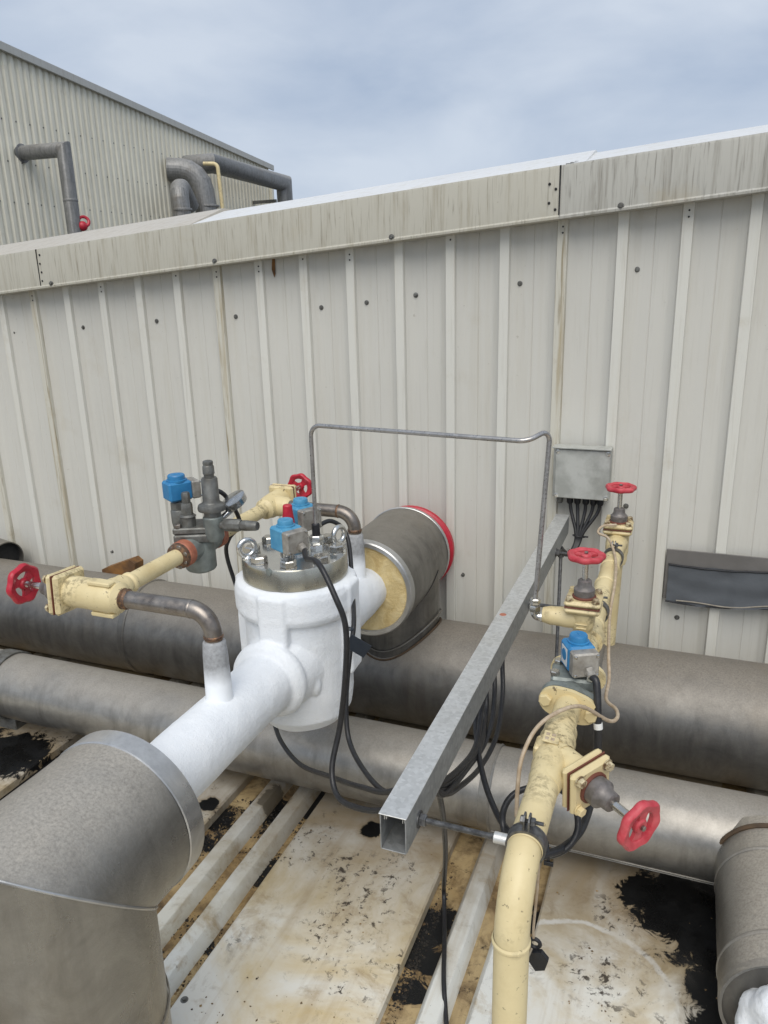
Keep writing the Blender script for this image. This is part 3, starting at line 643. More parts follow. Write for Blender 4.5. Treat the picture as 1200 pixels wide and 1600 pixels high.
# near elbow at lower left
t = thing('insulated_elbow', 'large wet metal jacketed pipe elbow in the lower left foreground', 'pipe', (AX-.02, .93, DZ))
EX, EY, EZ = -1.118, .93, -1.145
def mitre(n=64):
    H, L, S = [], [], []
    for j in range(n):
        a = 2*math.pi*j/n; dx = JR*math.cos(a); d = JR*math.sin(a)
        S.append((a, dx, d))
    return S
S = mitre(); R0 = []; R1 = []; R2 = []
for a, dx, d in S:
    m = V((EX+dx, EY-d*.98, EZ+d)); R0.append(V((EX+dx, 1.165, EZ+d))); R1.append(m); R2.append(V((EX+dx, EY-d*.98, DZ-.0)))
hz = [[p0.lerp(p1, q/10) for p0, p1 in zip(R0, R1)] for q in range(11)]
hz = [[V((EX, 0, EZ)) + (p-V((EX, 0, EZ)))*V((1, 1, 1)).x if False else p + V((p.x-EX, 0, p.z-EZ)).normalized()*.002*mnoise.noise(V((p.x*6, p.y*6, p.z*6))) for p in r] for r in hz]
MB().rings(hz, False, False).build('horizontal_jacket', 'jacket_near', t, 60)
vt = [[p1.lerp(p2, q/10) for p1, p2 in zip(R1, R2)] for q in range(11)]
MB().rings(vt, False, False).build('vertical_jacket', 'jacket_near', t, 60)
MB().tube([m + (m-V((EX, EY, EZ))).normalized()*.0015 for m in R1]+[R1[0]], .0032, 8).build('mitre_seam', 'band', t)
MB().lathe((EX, 1.185, EZ), (0, -1, 0), [(.008, JR-.03), (.0, JR-.018), (.0, JR-.004), (.004, JR+.002), (.05, JR+.003), (.054, JR+.003), (.056, JR)], 64, False).build('end_band', 'band', t)
MB().lathe((EX, 1.178, EZ), (0, 1, 0), [(0, .08), (0.001, JR-.02)], 48, False).build('foam_face', 'foam', t)
MB().lathe((EX, EY, -1.52), (0, 0, 1), [(0, JR), (.003, JR+.003), (.02, JR+.003), (.024, JR)], 56, False).build('lower_band', 'jacket_near', t)

# branch on the right, pointing at the camera
BX, BZ, BR = .338, -1.68, .152
t = thing('insulated_branch', 'brownish metal jacketed branch pipe at the lower right edge with frosted end', 'pipe', (BX, 1.9, BZ-BR))
MB().rings(drum((BX, 1.62, BZ), (0, 1, 0), .55, BR), False, False).build('jacket', 'jacket_near', t, 50)
for y in (1.715, 2.02): MB().lathe((BX, y, BZ), (0, 1, 0), [(0, BR+.0005), (.004, BR+.003), (.010, BR+.003), (.014, BR+.0005)], 56, False).build('seam_bead', 'jacket_front', t)
MB().lathe((BX, 1.62, BZ), (0, 1, 0), [(.0, BR-.008), (-.003, BR), (.02, BR+.001)], 56, False).build('end_band', 'jacket_front', t)
MB().lathe((BX, 1.63, BZ), (0, -1, 0), [(0, .02), (.001, BR-.004)], 48, False).build('end_plate', 'jacket', t)
MB().torus((BX, 2.115, BZ+.005), (0, 1, 0), BR+.001, .007, 48, 8).build('sealant_bead', 'sealant', t)
mb = MB().cyl((BX, 1.64, BZ), (BX, 1.35, BZ-.02), .085, 28)
for i in range(9):
    a = 2*math.pi*i/9; mb.sphere((BX+.065*math.cos(a), 1.595+rnd.uniform(-.02, .01), BZ+.065*math.sin(a)), rnd.uniform(.045, .06), 14, 10)
ib = mb.build('frost_lump', 'ice', t, 60)
md = ib.modifiers.new('r', 'REMESH'); md.mode = 'VOXEL'; md.voxel_size = .006; md.use_smooth_shade = True
md = ib.modifiers.new('s', 'SMOOTH'); md.iterations = 14; md.factor = .6
tl = bpy.data.textures.new('ice_lumps', 'CLOUDS'); tl.noise_scale = .035; tl.noise_depth = 3
md = ib.modifiers.new('d', 'DISPLACE'); md.texture = tl; md.strength = .014; md.texture_coords = 'LOCAL'

# ------------------------------------------------------------------ frosted main valve
VX, VY = -1.1, 1.99
t = thing('frosted_valve', 'large frost covered valve with shiny bolted top flange in a white frozen pipe', 'valve', (VX, VY, -1.36))
mb = MB()
mb.lathe((VX, VY, -1.375), (0, 0, 1), [(0, .07), (.02, .13), (.06, .160), (.12, .168), (.46, .168), (.48, .150)], 48)
mb.lathe((VX, VY, -.985), (0, 0, 1), [(0, .160), (.012, .184), (.03, .192), (.090, .192), (.110, .186), (.118, .170)], 48)
for a in (-86, 4, 94, 184):                             # frozen square lugs under the flange
    d = V((math.cos(math.radians(a)), math.sin(math.radians(a)), 0)); e = V((-d.y, d.x, 0))
    mb.box(V((VX, VY, -1.025)) + d*.150, (.09, .092, .30), .008, d, e)
for a in (12,): 
    d = V((math.cos(math.radians(a)), math.sin(math.radians(a)), 0)); mb.sphere(V((VX, VY, -1.08+.0006*a)) + d*.142, .042, 14, 10, (1, 1, 1.3))
mb.lathe((VX, 1.18, AZ), (0, 1, 0), [(0, .088), (.45, .090), (.575, .094), (.585, .112), (.60, .121), (.615, .121), (.63, .113), (.70, .132), (.80, .152)], 44)
mb.lathe((VX, VY, AZ), (0, 1, 0), [(0, .14), (.15, .125), (.20, .104), (.30, .092), (.56, .088)], 44)
mb.sphere((VX+.108, VY-.122, -1.17), .022, 12, 8, (1, 1, 2.0));
body = mb.build('frost_body', 'ice', t, 60)
md = body.modifiers.new('r', 'REMESH'); md.mode = 'VOXEL'; md.voxel_size = .0042; md.use_smooth_shade = True
md = body.modifiers.new('s', 'SMOOTH'); md.iterations = 3; md.factor = .5
tx = bpy.data.textures.new('frost_lumps', 'CLOUDS'); tx.noise_scale = .08; tx.noise_depth = 2
md = body.modifiers.new('d', 'DISPLACE'); md.texture = tx; md.strength = .004; md.mid_level = .5; md.texture_coords = 'LOCAL'
# frosted stubs carrying the bypass
for y in (1.53, 2.452):
    s_ = MB(); s_.lathe((VX, y, AZ+.04), (0, 0, 1), [(0, .052), (.03, .042), (.05, .036), (.17, .033), (.205, .030), (.212, .024)], 30).build('frosted_stub', 'frostpipe', t, 50)
# top flange
MB().lathe((VX, VY, -.868), (0, 0, 1), [(0, .160), (.003, .1635), (.062, .1635), (.068, .160)], 72).build('flange_rim', 'flangerim', t)
fl = MB().lathe((VX, VY, -.8005), (0, 0, 1), [(0, .160), (.0008, .159)], 72).build('flange_top', 'zinc', t)
MB().lathe((VX, VY-.1622, -.806), (-.35, -1, 0), [(-.004, .011), (.003, .011), (.0035, .008)], 20).build('stamped_notch', 'castgreen', t)
for k in range(8):
    a = math.radians(-70+45*k); p = V((VX+.131*math.cos(a), VY+.131*math.sin(a), -.80))
    MB().lathe(p, (0, 0, 1), [(0, .026), (.003, .026)], 24).hexa(p+V((0, 0, .003)), (0, 0, 1), .0245, .021, 6, rnd.uniform(0, 1)).build('flange_bolt', 'chrome', t)
for a, ax in ((-137.5, (.8, -.6, 0)), (42.5, (.95, -.3, 0))):
    a = math.radians(a); p = V((VX+.146*math.cos(a), VY+.146*math.sin(a), -.80))
    MB().torus(p+V((0, 0, .037)), ax, .0250, .0085, 28, 12).lathe(p, (0, 0, 1), [(0, .017), (.006, .017), (.010, .012), (.014, .008)], 20).build('eye_bolt', 'zinc', t)
MB().lathe((VX, VY, -.80), (0, 0, 1), [(0, .045), (.006, .045), (.008, .03)], 30).build('centre_plug', 'zinc', t)

def coil(par, base, yaw, post_h, post_r, size, mt='bluefrost', boxdir=1, label=None, gland=True, cap=.0):
    """solenoid coil on its post: blue body, knob, grey terminal box on one side"""
    b = V(base); c_, s_ = math.cos(yaw), math.sin(yaw); X = V((c_, s_, 0)); Y = V((-s_, c_, 0)); Z = V((0, 0, 1))
    L, W, H = size
    MB().hexa(b, Z, post_r*1.25, post_h*.45).cyl(b+Z*post_h*.4, b+Z*(post_h+.004), post_r, 20).build('coil_post', 'chrome' if mt == 'bluefrost' else 'cast', par)
    cz = b + Z*(post_h+H/2)
    co = MB().box(cz, (L, W, H), .006, X, Y).build('coil', mt, par)
    MB().lathe(cz+Z*H/2, Z, [(-.002, L*.42), (.004, L*.42), (.005, L*.36), (.017, L*.35), (.020, L*.32)], 28).box(cz+Z*(H/2+.020), (L*.3, .004, .003), .001, X, Y).build('knob', mt, co)
    tb = cz + X*boxdir*(L/2+.013) - Z*.002
    te = MB().box(tb, (.030, W*.98, H*.94), .004, X, Y).build('terminal_box', 'termbox', par)
    for sy in (-1, 1):
        for sz in (-1, 1):
            MB().lathe(tb + X*boxdir*.014 + Y*sy*W*.40 + Z*sz*H*.37, X*boxdir, [(0, .0042), (.003, .0042), (.004, .0025)], 12).build('screw', 'chrome', te)
    if gland:
        go = tb + X*boxdir*.014 + Y*(-.12*W)*boxdir*-1 - Z*H*.18
        gd = (X*boxdir*.9 - Z*.35).normalized()
        MB().hexa(go, gd, .0135, .010).lathe(go+gd*.01, gd, [(0, .011), (.010, .0105), (.012, .008)], 18).build('cable_gland', 'termbox', te)
        return go + gd*.02
    return None
g1 = coil(t, (-1.075, 1.900, -.80), math.radians(-28), .045, .018, (.066, .076, .072))
g2 = coil(t, (-1.120, 2.085, -.80), math.radians(-28), .055, .018, (.066, .076, .072))
mb = MB().lathe((-1.115, 1.99, -.725), (0, 0, 1), [(0, .021), (.03, .019), (.055, .0155), (.075, .0145), (.078, .012)], 20)
mb.build('red_cap', 'red', t)
MB().cyl((-1.115, 1.99, -.80), (-1.115, 1.99, -.723), .015, 18).build('cap_post', 'chrome', t)
# pressure fitting that takes the thin tube
px, py = -1.042, 2.03
MB().hexa((px, py, -.80), (0, 0, 1), .022, .020).hexa((px, py, -.778), (0, 0, 1), .0225, .028, 6, .9).build('fitting_nut', 'zinc', t)
MB().cyl((px, py, -.752), (px, py, -.713), .0125, 18, .002).build('fitting_sleeve', 'black', t)

# ------------------------------------------------------------------ bypass around the main valve
ZB, XB, YF, YR = -.805, -1.44, 1.53, 2.452
t = thing('bypass_elbow', 'bare steel pipe elbow rising from the white pipe to the left valve', 'pipe', (VX, YF, -.93))
MB().tube(fillet([(VX, YF, -.935), (VX, YF, ZB), (-1.385, YF, ZB)], .062, 9), .0242, 24).build('pipe', 'steel', t, 50)
MB().lathe((VX, YF, -.874), (0, 0, 1), [(-.006, .0245), (-.003, .0265), (.003, .0265), (.006, .0245)], 24, False).build('weld_bead', 'weld', t)
MB().lathe((-1.162, YF, ZB), (-1, 0, 0), [(-.005, .0243), (-.002, .0255), (.002, .0255), (.005, .0243)], 24, False).build('weld_bead', 'steel', t)
MB().lathe((-1.372, YF, ZB), (-1, 0, 0), [(-.012, .0245), (-.006, .029), (.004, .027), (.010, .033), (.018, .030)], 24, False).build('weld_bead', 'weld', t)
t = thing('bypass_elbow', 'bare steel pipe elbow behind the flange, rising from the frosted pipe near the tee', 'pipe', (VX, YR, -.93))
MB().tube(fillet([(VX, YR, -.935), (VX, YR, ZB), (-1.37, YR, ZB)], .062, 9), .0242, 24).build('pipe', 'steel', t, 50)
MB().lathe((VX, YR, -.872), (0, 0, 1), [(-.006, .0245), (-.003, .0265), (.003, .0265), (.006, .0245)], 24, False).build('weld_bead', 'weld', t)
MB().lathe((-1.162, YR, ZB), (-1, 0, 0), [(-.004, .0243), (0, .026), (.004, .0243)], 24, False).build('weld_bead', 'weld', t)

def handwheel(par, c, ax, R, mt='red', lobes=6, ph=0.0, spokes=3):
    lobes = 7; u, v, a = basis(ax); c = V(c); n = 60
    fn = lambda th: 1 + .045*math.cos(lobes*(th+ph))
    mb = MB(); rg = []; T = R*.17
    for i in range(n):
        th = 2*math.pi*i/n; d = u*math.cos(th) + v*math.sin(th); Ro = R*fn(th); Ri = R*.62
        pr = [(Ri, -T*.55), (Ri+R*.06, -T*.8), (Ro-R*.10, -T), (Ro-R*.02, -T*.6), (Ro, 0), (Ro-R*.02, T*.6), (Ro-R*.10, T), (Ri+R*.06, T*.8), (Ri, T*.55)]
        rg.append([c + d*r + a*h for r, h in pr])
    mb.rings(rg, closed=True)
    mb.lathe(c, a, [(-T*.9, R*.17), (-T*.9, R*.24), (-T*.4, R*.30), (T*.4, R*.30), (T*.8, R*.24), (T*.8, R*.15)], 24)
    for k in range(spokes):
        th = 2*math.pi*k/spokes + ph + .3; d = u*math.cos(th) + v*math.sin(th); e = a.cross(d)
        mb.prism([(R*.2, -R*.18), (R*.42, -R*.20), (R*.70, -R*.34), (R*.70, R*.34), (R*.42, R*.20), (R*.2, R*.18)], c, d, e, -T*.4, T*.4)
    h = mb.build('handwheel', mt, par, 40)
    MB().hexa(c + a*T*.75, a, R*.11, T*.7).build('wheel_nut', 'steel', h)
    return h

def stop_valve(label, O, s, outs, br, Lf, side, Lw, wr, twist=0.0, wheel_mt='red', mt='yellow', group=None, spokes=3, wph=None):
    """globe valve: body barrel along stem direction s, outlets, square bonnet flange, gland, stem, wheel"""
    O = V(O); s = V(s).normalized(); t = thing('stop_valve', label, 'valve', O, group)
    mb = MB(); mb.lathe(O - s*br*1.15, s, [(0, br*.45), (br*.3, br*.85), (br*.7, br*1.0), (br*1.8, br*1.03), (Lf*.8, br*.98), (Lf+br*1.15, br*1.0)], 32)
    for d, L, r0, r1 in outs:
        d = V(d).normalized(); mb.lathe(O, d, [(0, r0*1.08), (L*.45, r0*1.1), (L*.55, r0*1.04), (L*.72, r0), (L*.8, r0*1.02), (L, r1)], 28)
    mb.build('body', mt, t, 40)
    u, v, a = basis(s); c_, sn = math.cos(twist), math.sin(twist); X = u*c_ + v*sn; Y = v*c_ - u*sn
    p0 = O + s*Lf; th = side*.17
    MB().box(p0 + s*th*.5, (side, side, th), side*.07, X, Y).build('body_flange', mt, t)
    MB().box(p0 + s*(th+.0015), (side*.97, side*.97, .003), .001, X, Y).build('gasket', 'gasket', t)
    MB().box(p0 + s*(th*1.5+.003), (side, side, th), side*.07, X, Y).build('bonnet', mt, t)
    p1 = p0 + s*(th*2+.003)
    for sx in (-1, 1):
        for sy in (-1, 1):
            q = p1 + X*sx*side*.36 + Y*sy*side*.36
            MB().lathe(q, s, [(0, side*.12), (.002, side*.12)], 18).hexa(q+s*.002, s, side*.10, side*.10).build('bonnet_bolt', 'boltworn' if mt != 'yellow' or (sx+sy >= 0) else mt, t)
    g = side*.31
    MB().lathe(p1, s, [(0, g*1.08), (.004, g*1.08), (.006, g)], 28).build('gland_seal', 'gasket', t)
    MB().lathe(p1+s*.005, s, [(0, g*.92), (side*.20, g*.95), (side*.24, g*.80), (side*.30, g*.66), (side*.45, g*.62), (side*.48, g*.50)], 28).build('gland', 'gland', t)
    pw = O + s*Lw
    MB().lathe(p1, s, [(0, side*.085), ((pw-p1).length+.004, side*.085)], 16).build('stem', 'chrome', t)
    handwheel(t, pw, s, wr, wheel_mt, ph=twist if wph is None else wph, spokes=spokes)
    return t, X, Y, p0
# left front valve: stem points away to the left
tv, X, Y, p0 = stop_valve('cream stop valve at far left, red handwheel pointing left over the pipes', (XB, YF, ZB), (-1, 0, 0),
           [((1, 0, 0), .062, .042, .030), ((0, 1, 0), .09, .034, .026)], .044, .115, .115, .292, .058, math.radians(4))
for sz in (1, -1): MB().box((XB+.005, YF-.015, ZB+sz*.045), (.075, .03, .012), .003).build('cast_lug', 'yellow', tv)
# rear valve: stem points at the wall
tv2, X, Y, p0 = stop_valve('cream stop valve behind the pilot valve, red handwheel facing the wall', (XB, YR, ZB), (0, 1, .06),
           [((1, 0, 0), .08, .036, .027), ((0, -1, 0), .07, .038, .026)], .044, .07, .105, .235, .055, 0)
# yellow bypass pipes
single(MB().tube([(XB, YF+.085, ZB), (XB, 1.72, ZB), (XB, 1.852, ZB)], .0255, 24).lathe((XB, YF+.10, ZB), (0, 1, 0), [(-.012, .0255), (-.004, .031), (.004, .031), (.012, .0255)], 24, False), 'bypass_pipe', 'yellow', 'short cream pipe between the left valve and the grey pilot valve', 'pipe', (XB, 1.72, ZB), 'bypass pipes')
single(MB().tube([(XB, 2.10, ZB), (XB, 2.25, ZB), (XB, YR-.06, ZB)], .0255, 24), 'bypass_pipe', 'yellow', 'cream pipe between the grey pilot valve and the rear cream valve', 'pipe', (XB, 2.25, ZB), 'bypass pipes')

# grey pilot operated valve in the bypass
RX, RYY = XB, 1.975
t = thing('pilot_valve', 'grey cast pilot valve with three upright pilots and a blue coil', 'valve', (RX, RYY, -.88))
MB().lathe((RX, RYY, -.892), (0, 0, 1), [(0, .034), (.006, .046), (.012, .050), (.075, .050), (.10, .048), (.118, .044)], 36).lathe((RX, RYY-.105, ZB), (0, 1, 0), [(0, .030), (.02, .036), (.05, .04), (.16, .04), (.19, .036), (.21, .030)], 28).build('body', 'castgreen', t, 40)
MB().lathe((RX, RYY-.102, ZB), (0, 1, 0), [(-.004, .040), (0, .043), (.028, .043), (.034, .038)], 32).build('inlet_ring', 'primer', t)
MB().lathe((RX, RYY-.118, ZB), (0, 1, 0), [(-.006, .027), (0, .040), (.010, .042), (.014, .036)], 32).build('weld_ring', 'weld', t)
for k in range(7):
    a = .4+k*.9; MB().sphere((RX+.033*math.cos(a), RYY-.1205, ZB+.033*math.sin(a)), .0070*(.7+.5*rnd.random()), 8, 6, (1.3, .5, 1.1)).build('weld_blob', 'steel', t)
MB().lathe((RX, RYY+.085, ZB), (0, 1, 0), [(-.004, .038), (0, .041), (.026, .041), (.034, .034), (.045, .028)], 32).build('outlet_ring', 'primer', t)
XQ, YQ = V((math.cos(.0), math.sin(.0), 0)), V((0, 1, 0))
MB().box((RX-.004, RYY, -.768), (.132, .112, .028), .005, (.906, .423, 0), (-.423, .906, 0)).build('lower_flange', 'cast', t)
MB().box((RX-.004, RYY, -.7535), (.122, .102, .003), .001, (.906, .423, 0), (-.423, .906, 0)).build('gasket', 'dark', t)
MB().box((RX-.006, RYY-.002, -.742), (.128, .108, .020), .004, (.906, .423, 0), (-.423, .906, 0)).build('top_flange', 'cast', t)
for dx, dy in ((-.029, -.058), (.058, -.016), (.026, .055), (-.060, .014)):
    MB().lathe((RX-.004+dx, RYY+dy, -.733), (0, 0, 1), [(0, .013), (.002, .013)], 18).hexa((RX-.004+dx, RYY+dy, -.731), (0, 0, 1), .011, .011).build('flange_bolt', 'steel', t)
# left pilot with blue coil
lp = V((RX-.062, RYY-.002, -.733))
MB().lathe(lp, (0, 0, 1), [(-.02, .024), (.0, .028), (.040, .029), (.046, .026)], 26).hexa(lp+V((0, 0, .045)), (0, 0, 1), .027, .028).build('pilot_base', 'cast', t)
coil(t, lp+V((0, 0, .070)), math.radians(58), .008, .018, (.078, .066, .062), 'blue', 1, gland=False)
# middle spindle
mpv = V((RX-.012, RYY-.030, -.733))
MB().lathe(mpv, (0, 0, 1), [(0, .024), (.030, .024), (.034, .027), (.040, .020)], 24).hexa(mpv+V((0, 0, .038)), (0, 0, 1), .0185, .040).cyl(mpv+V((0, 0, .07)), mpv+V((0, 0, .085)), .011, 18).hexa(mpv+V((0, 0, .078)), (0, 0, 1), .0135, .034, 6, .1).build('spindle', 'cast', t)
# right pressure pilot
rpv = V((RX+.064, RYY-.004, -.750))
MB().lathe(rpv, (0, 0, 1), [(-.03, .026), (-.018, .032), (.046, .032), (.05, .029)], 30).build('pilot_base', 'castgreen', t)
MB().hexa(rpv+V((0, 0, .048)), (0, 0, 1), .028, .022, 8).build('pilot_nut', 'cast', t)
MB().lathe(rpv+V((0, 0, .066)), (0, 0, 1), [(0, .030), (.004, .043), (.012, .045), (.022, .042), (.028, .030), (.034, .0265), (.105, .0255), (.110, .023), (.112, .016), (.120, .016), (.123, .0185), (.145, .0180), (.150, .015), (.156, .0165), (.162, .0155), (.164, .012)], 30).build('pilot_bonnet', 'cast', t)
MB().cyl(rpv+V((.028, 0, .022)), rpv+V((.046, 0, .024)), .014, 18).hexa(rpv+V((.044, 0, .024)), (1, 0, .06), .0205, .060, 8).cyl(rpv+V((.10, 0, .027)), rpv+V((.112, 0, .028)), .014, 18).hexa(rpv+V((.108, 0, .028)), (1, 0, .06), .017, .022, 8).lathe(rpv+V((.128, 0, .029)), (1, 0, .06), [(0, .0165), (.028, .015), (.034, .013)], 18).build('side_fitting', 'cast', t)
gp = rpv + V((.045, .075, .070))
ga = V((-.30, -.42, .85)).normalized()
MB().cyl(rpv+V((.01, .02, .03)), gp, .010, 12).lathe(gp, ga, [(0, .020), (.004, .040), (.018, .042), (.026, .043), (.028, .038)], 30).build('pressure_gauge', 'glass', t)

# ------------------------------------------------------------------ cable trunking and its rods
t = thing('cable_trunking', 'long open ended galvanised steel cable trunking sloping away to the wall', 'trunking', (-.43, 1.07, -.99))
x0, x1, zt, zb, y0, y1 = -.455, -.405, -.914, -.990, 1.075, 3.0
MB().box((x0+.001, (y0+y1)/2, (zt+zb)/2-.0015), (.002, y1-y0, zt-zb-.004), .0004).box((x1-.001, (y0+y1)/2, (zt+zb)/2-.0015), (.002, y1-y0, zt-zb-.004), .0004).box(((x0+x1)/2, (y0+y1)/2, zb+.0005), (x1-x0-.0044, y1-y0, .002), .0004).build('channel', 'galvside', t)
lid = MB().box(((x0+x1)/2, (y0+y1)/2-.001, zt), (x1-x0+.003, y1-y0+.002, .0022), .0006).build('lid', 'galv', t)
for xx in (x0+.007, x1-.008): MB().box((xx, (y0+y1)/2, zt-.008), (.0015, y1-y0-.01, .014), .0004).box((xx+.003, (y0+y1)/2, zt-.012), (.0015, y1-y0-.014, .007), .0004).build('lid_clip', 'galv', lid)
MB().lathe((-.4385, 1.98, zt+.001), (0, 0, 1), [(0, .010), (.0008, .009)], 14).build('rust_spot', 'primer', lid)
def threaded(path_a, path_b, r, pitch=.0022):
    a, b = V(path_a), V(path_b); L = (b-a).length; n = int(L/pitch); p = []
    for i in range(n): p += [(i*pitch, r*.90), (i*pitch+pitch*.5, r*1.04)]
    return MB().lathe(a, b-a, p, 12)
PXc, PZc, PR = -.203, -.965, .0305
for i, (y, lab) in enumerate(((1.146, 'threaded rod from the near end of the trunking to the near clamp'), (2.20, 'threaded rod from the trunking to the clamp behind the middle valve'), (2.69, 'threaded rod from the far part of the trunking to the farthest clamp'))):
    z = -.9665; g_ = 'threaded rods between trunking and cream pipe'
    t = thing('threaded_rod', lab, 'rod', (-.40, y, z), g_)
    threaded((-.416, y, z), (-.252, y, z), .0058, .0025).build('rod', 'rod', t)
    MB().lathe((-.405, y, z), (1, 0, 0), [(0, .0165), (.0025, .0165)], 24).build('washer', 'rod', t)
    MB().hexa((-.4025, y, z), (1, 0, 0), .0125, .012).build('nut', 'rod', t)
    t = thing('pipe_clamp', ('bolted steel clamp round the near bend of the cream pipe', 'steel clamp on the cream pipe just behind the middle valve', 'steel clamp on the cream pipe nearest the wall')[i], 'clamp', (PXc, y, z), 'pipe clamps')
    MB().lathe((PXc, y-.0125, PZc), (0, 1, 0), [(0, PR+.001), (0, PR+.0055), (.025, PR+.0055), (.025, PR+.001)], 40, False).build('band', 'rod', t)
    MB().cyl((-.262, y, z), (-.231, y, z), .0105, 18, .001).build('boss_nut', 'galv', t)
    for sx in (-.0045, .0045): MB().prism([(-.0115, 0), (.0115, 0), (.0115, .022), (.006, .030), (-.006, .030), (-.0115, .022)], (PXc+sx, y, PZc+PR+.002), (0, 1, 0), (0, 0, 1), -.0016, .0016).build('ear', 'rod', t)
    threaded((PXc-.012, y, PZc+PR+.018), (PXc+.030, y, PZc+PR+.018), .0036, .0018).hexa((PXc+.0065, y, PZc+PR+.018), (1, 0, 0), .0085, .008).hexa((PXc-.0065, y, PZc+PR+.018), (-1, 0, 0), .0085, .006).build('bolt', 'rod', t)
single(threaded((-.388, 2.70, -1.415), (-.388, 2.70, -.975), .0065, .004).hexa((-.388, 2.70, -.985), (0, 0, 1), .012, .012), 'support_rod', 'rod', 'upright threaded rod between the wall pipe and the trunking', 'rod', (-.388, 2.7, -1.4))

# ------------------------------------------------------------------ cream pipe line on the right
t = thing('cream_pipe', 'cream painted pipe rising in the foreground and running back along the trunking', 'pipe', (PXc-.005, 1.03, DZ))
NB = 1.045
path = fillet([(PXc-.004, NB, DZ), (PXc-.002, NB, PZc), (PXc, 1.66, PZc)], .115, 14)
MB().tube(path, .0305, 28).build('near_pipe', 'yellow', t, 50)
for (p, d) in (((PXc-.003, NB, PZc-.118), (0, 0, 1)), ((PXc-.001, NB+.093, PZc-.002), (0, 1, 0))):
    MB().lathe(p, d, [(-.006, .0308), (-.002, .0335), (.002, .0335), (.006, .0308)], 28, False).build('weld_bead', 'yellow', t)
MB().tube([(PXc, 1.79, PZc), (PXc, 2.86, PZc)], .0295, 28).build('far_pipe', 'yellow', t, 50)
for y in (1.93, 2.03, 2.10, 2.42, 2.58):
    MB().lathe((PXc, y, PZc), (0, 1, 0), [(-.008, .0298), (-.003, .033), (.003, .033), (.008, .0298)], 28, False).build('weld_bead', 'yellow', t)
MB().cyl((PXc-.01, 2.90, PZc), (PXc-.03, 2.90, DZ+.2), .034, 28).build('drop_pipe', 'yellow', t, 50)
# elongated collar behind the middle valve
MB().lathe((PXc, 1.98, PZc), (0, 1, 0), [(0, .030), (.004, .040), (.05, .041), (.075, .034), (.09, .030)], 28).build('reducer', 'yellow', t, 40)

# near Y valve
s = V((.183, -.138, -.022)).normalized()
tv, X, Y, p0 = stop_valve('cream Y valve low on the right with faded red handwheel towards viewer', (PXc, 1.430, PZc), s,
           [((0, -1, 0), .115, .034, .0305), ((0, 1, 0), .115, .036, .0305)], .036, .074, .104, .230, .0525, math.radians(8), 'redfaded', spokes=2, wph=1.1)
MB().box((PXc-.006, 1.432, PZc+.0395), (.034, .040, .004), .001, (1, 0, -.1), (0, 1, 0)).build('name_plate', 'yellow', tv)
for q in range(4): MB().box((PXc-.014+.012*(q % 2), 1.423+.016*(q//2), PZc+.0422-.001*(q % 2)), (.008, .010, .0012), .0003, (1, 0, -.1), (0, 1, 0)).build('raised_mark', 'beige', tv)
MB().box((PXc-.03, 1.435, PZc+.008), (.02, .05, .03), .004).build('cast_web', 'yellow', tv)

# solenoid valve on the cream line
SY = 1.725
t = thing('solenoid_valve', 'grey solenoid valve with bright blue coil on the cream pipe', 'valve', (PXc, SY, PZc-.04))
def oval(y0_, y1_, mt, nm):
    pts = []
    for i in range(40):
        a = 2*math.pi*i/40; r = .040 + .030*abs(math.cos(a))**3
        pts.append((r*math.cos(a)*1.0, r*math.sin(a)*(1.0)))
    # tilt so that one bolt sits lower right
    c_, s_ = math.cos(-.22), math.sin(-.22)
    return MB().prism([(p*c_-q*s_, p*s_+q*c_) for p, q in pts][::-1], (PXc, y0_, PZc), (1, 0, 0), (0, 0, 1), -(y1_-y0_), 0).build(nm, mt, t)
oval(1.632, 1.645, 'yellow', 'oval_flange'); oval(1.648, 1.670, 'castgreen', 'valve_flange')
oval(1.795, 1.810, 'yellow', 'oval_flange')
for sx in (-1, 1):
    q = V((PXc+sx*.054*math.cos(.22), 1.632, PZc-sx*.054*math.sin(.22)))
    MB().hexa(q, (0, -1, 0), .0155, .013).build('flange_bolt', 'yellow', t)
MB().lathe((PXc, 1.665, PZc), (0, 1, 0), [(0, .045), (.03, .040), (.06, .042), (.10, .040), (.13, .045)], 30).lathe((PXc, SY, PZc-.02), (0, 0, 1), [(0, .045), (.04, .047), (.05, .052)], 30).build('body', 'castgreen', t, 40)
MB().box((PXc, SY-.004, PZc+.032), (.108, .088, .030), .006, (1, .1, 0), (-.1, 1, 0)).build('cover', 'castgreen', t)
for dx, dy in ((-.042, -.03), (-.042, .03), (.042, -.03), (.042, .03)):
    MB().hexa((PXc+dx, SY-.004+dy, PZc+.046), (0, 0, 1), .012, .012).build('cover_bolt', 'chrome', t)
coil_yaw = math.radians(-62)
g3 = coil(t, (PXc+.004, SY+.010, PZc+.046), coil_yaw, .008, .018, (.062, .066, .066), 'blue')
cx = V((math.cos(coil_yaw), math.sin(coil_yaw), 0)); cy = V((-cx.y, cx.x, 0))
lc = V((PXc+.004, SY+.010, PZc+.046+.008+.033)) - cy*.0335
MB().box(lc, (.036, .0012, .046), .0004, cx, cy).build('label_plate', 'white', t)
MB().lathe(lc-cy*.0006+V((0, 0, .003)), -cy, [(0, .0145), (.0006, .0145)], 24).build('label_disc', 'blue', t)

